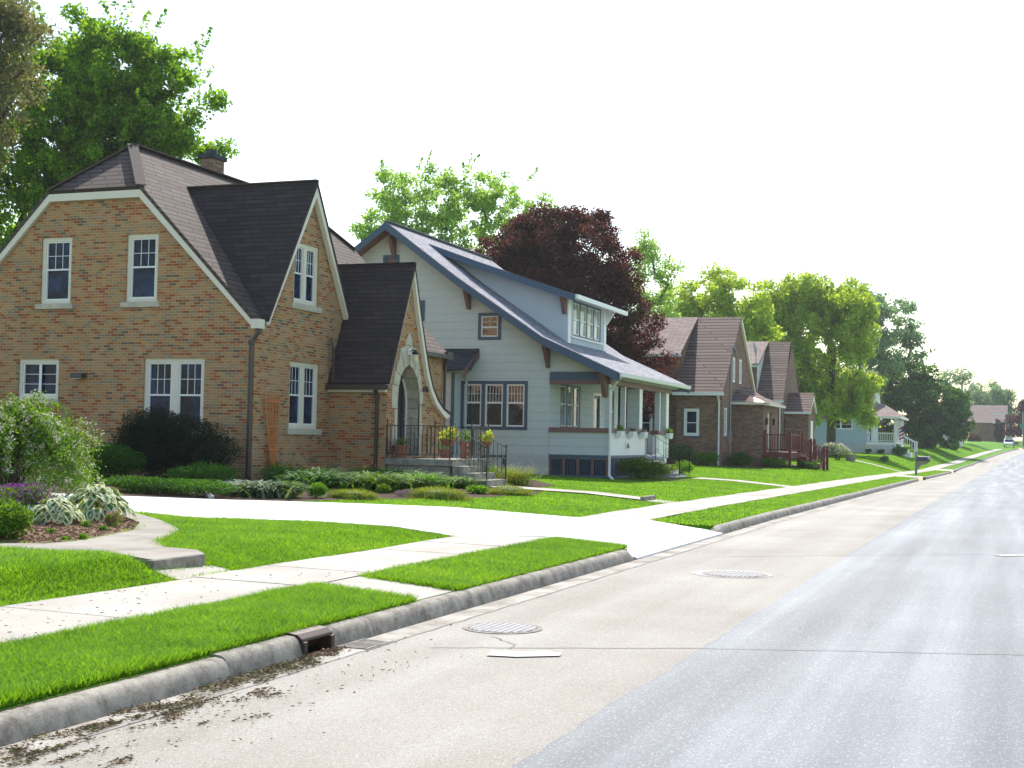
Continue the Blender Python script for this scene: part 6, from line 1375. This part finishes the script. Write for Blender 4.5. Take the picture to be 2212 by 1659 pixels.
shrub('shrub', 'rounded green bush with reddish tips below the bungalow porch vent', 'bush', -12.15,45.6,2.3,.80,'shrub', n=6500, ls=.06, depth=1.7, group='bushes by the bungalow porch', flowers=('redleaf',900,.05,.3))
shrub('shrub', 'small green bush beyond the bungalow porch stairs', 'bush', -12.3,52.2,.95,.65,'bright', n=1600, ls=.06, group='bushes by the bungalow porch')
for i, (x, y, w_, h_, mt, lab) in enumerate(((-16.3,67.1,2.2,1.05,'darkleaf','dark bush under the white window of the brown brick house, leftmost'),(-14.6,66.9,1.6,.75,'shrub','leafy clump at the white downspout of the brown brick house'),(-13.2,68.6,1.8,.8,'darkleaf','dark bush before the side wall of the brick vestibule'),(-11.7,70.0,1.6,.55,'shrub','low green plants at the foot of the red stoop lattice'),(-10.3,72.6,1.2,.45,'darkleaf','dark low plant beside the red stairs'))):
    shrub('shrub', lab, 'bush', x, y, w_, h_, mt, n=2600, ls=.09, group='bushes by the brown brick house')
shrub('snowball_bush', 'white-flowering bush with wooden tub right of the red stairs', 'bush', -11.9,98.5,2.1,1.25,'shrub', n=3200, ls=.11, flowers=('blossom',900,.12,.35))
shrub('shrub', 'purple-leaved low shrub beside the white-flowering bush', 'bush', -12.9,97.0,1.3,.8,'purple', n=900, ls=.09)
o = thing('half_barrel', (-10.9,97.8,gz(-10.9,97.8)), 'tan half barrel planter in front of the white-flowering bush', 'planter')
mb = MB(); z_ = gz(-10.9,97.8); mb.lathe((-10.9,97.8,z_), [(.3,0),(.38,.25),(.4,.5),(.34,.5),(.33,.42),(.01,.42)], 14); mb.build('barrel', M['wood_grey'], o)
shrub('ornamental_grass', 'lone small grey-green clump on the open lawn', 'grass clump', -9.85,112.5,.8,.65,'bluehosta', n=700, ls=.11)
shrub('shrub', 'dark round bush before the white porch stairs', 'bush', -10.6,137.5,1.6,1.05,'darkleaf', n=1500, ls=.14)
for i, (x, w_) in enumerate(((-13.6,.8),(-12.4,.9))): shrub('shrub', ('small dark shrub at the left end of the porch lattice','small dark shrub in the middle of the porch lattice')[i], 'bush', x,137.2,w_,.55,'darkleaf', n=500, ls=.12)
shrub('boxwood_hedge', 'clipped dark block of hedge under the far round tree', 'hedge', -8.55,200,3.0,1.45,'darkleaf', n=5200, ls=.16, z=1.25, lobes=8)
shrub('conifer', 'dark conical evergreen in front of the far brick house', 'tree', -2.9,290,2.6,5.6,'yew', n=4200, ls=.3, z=2.4)
shrub('shrub', 'reddish shrub at the left corner of the far brick house', 'bush', -7.6,285,3.2,2.6,'redleaf', n=1500, ls=.35, z=2.3)

# ---------------------------------------------------------------- pale summer haze
HAZE = True
if HAZE:
    t = NM('haze'); t.n.remove(t.b); v_ = t.new('VolumePrincipled'); v_.inputs['Color'].default_value = (.93,.96,1,1)
    v_.inputs['Density'].default_value = .00022; v_.inputs['Anisotropy'].default_value = .45; t.l.new(v_.outputs[0], t.out.inputs['Volume'])
    mb = MB(); mb.box(-1250,1450,-60,1560,-2,34); hz = mb.build('haze', t.m); hz['kind'] = 'stuff'; hz['label'] = 'thin pale summer haze over the whole street'

# ---------------------------------------------------------------- clean up helper properties
for o in bpy.data.objects:
    if 'org' in o.keys(): del o['org']
    if o.type == 'EMPTY': pass
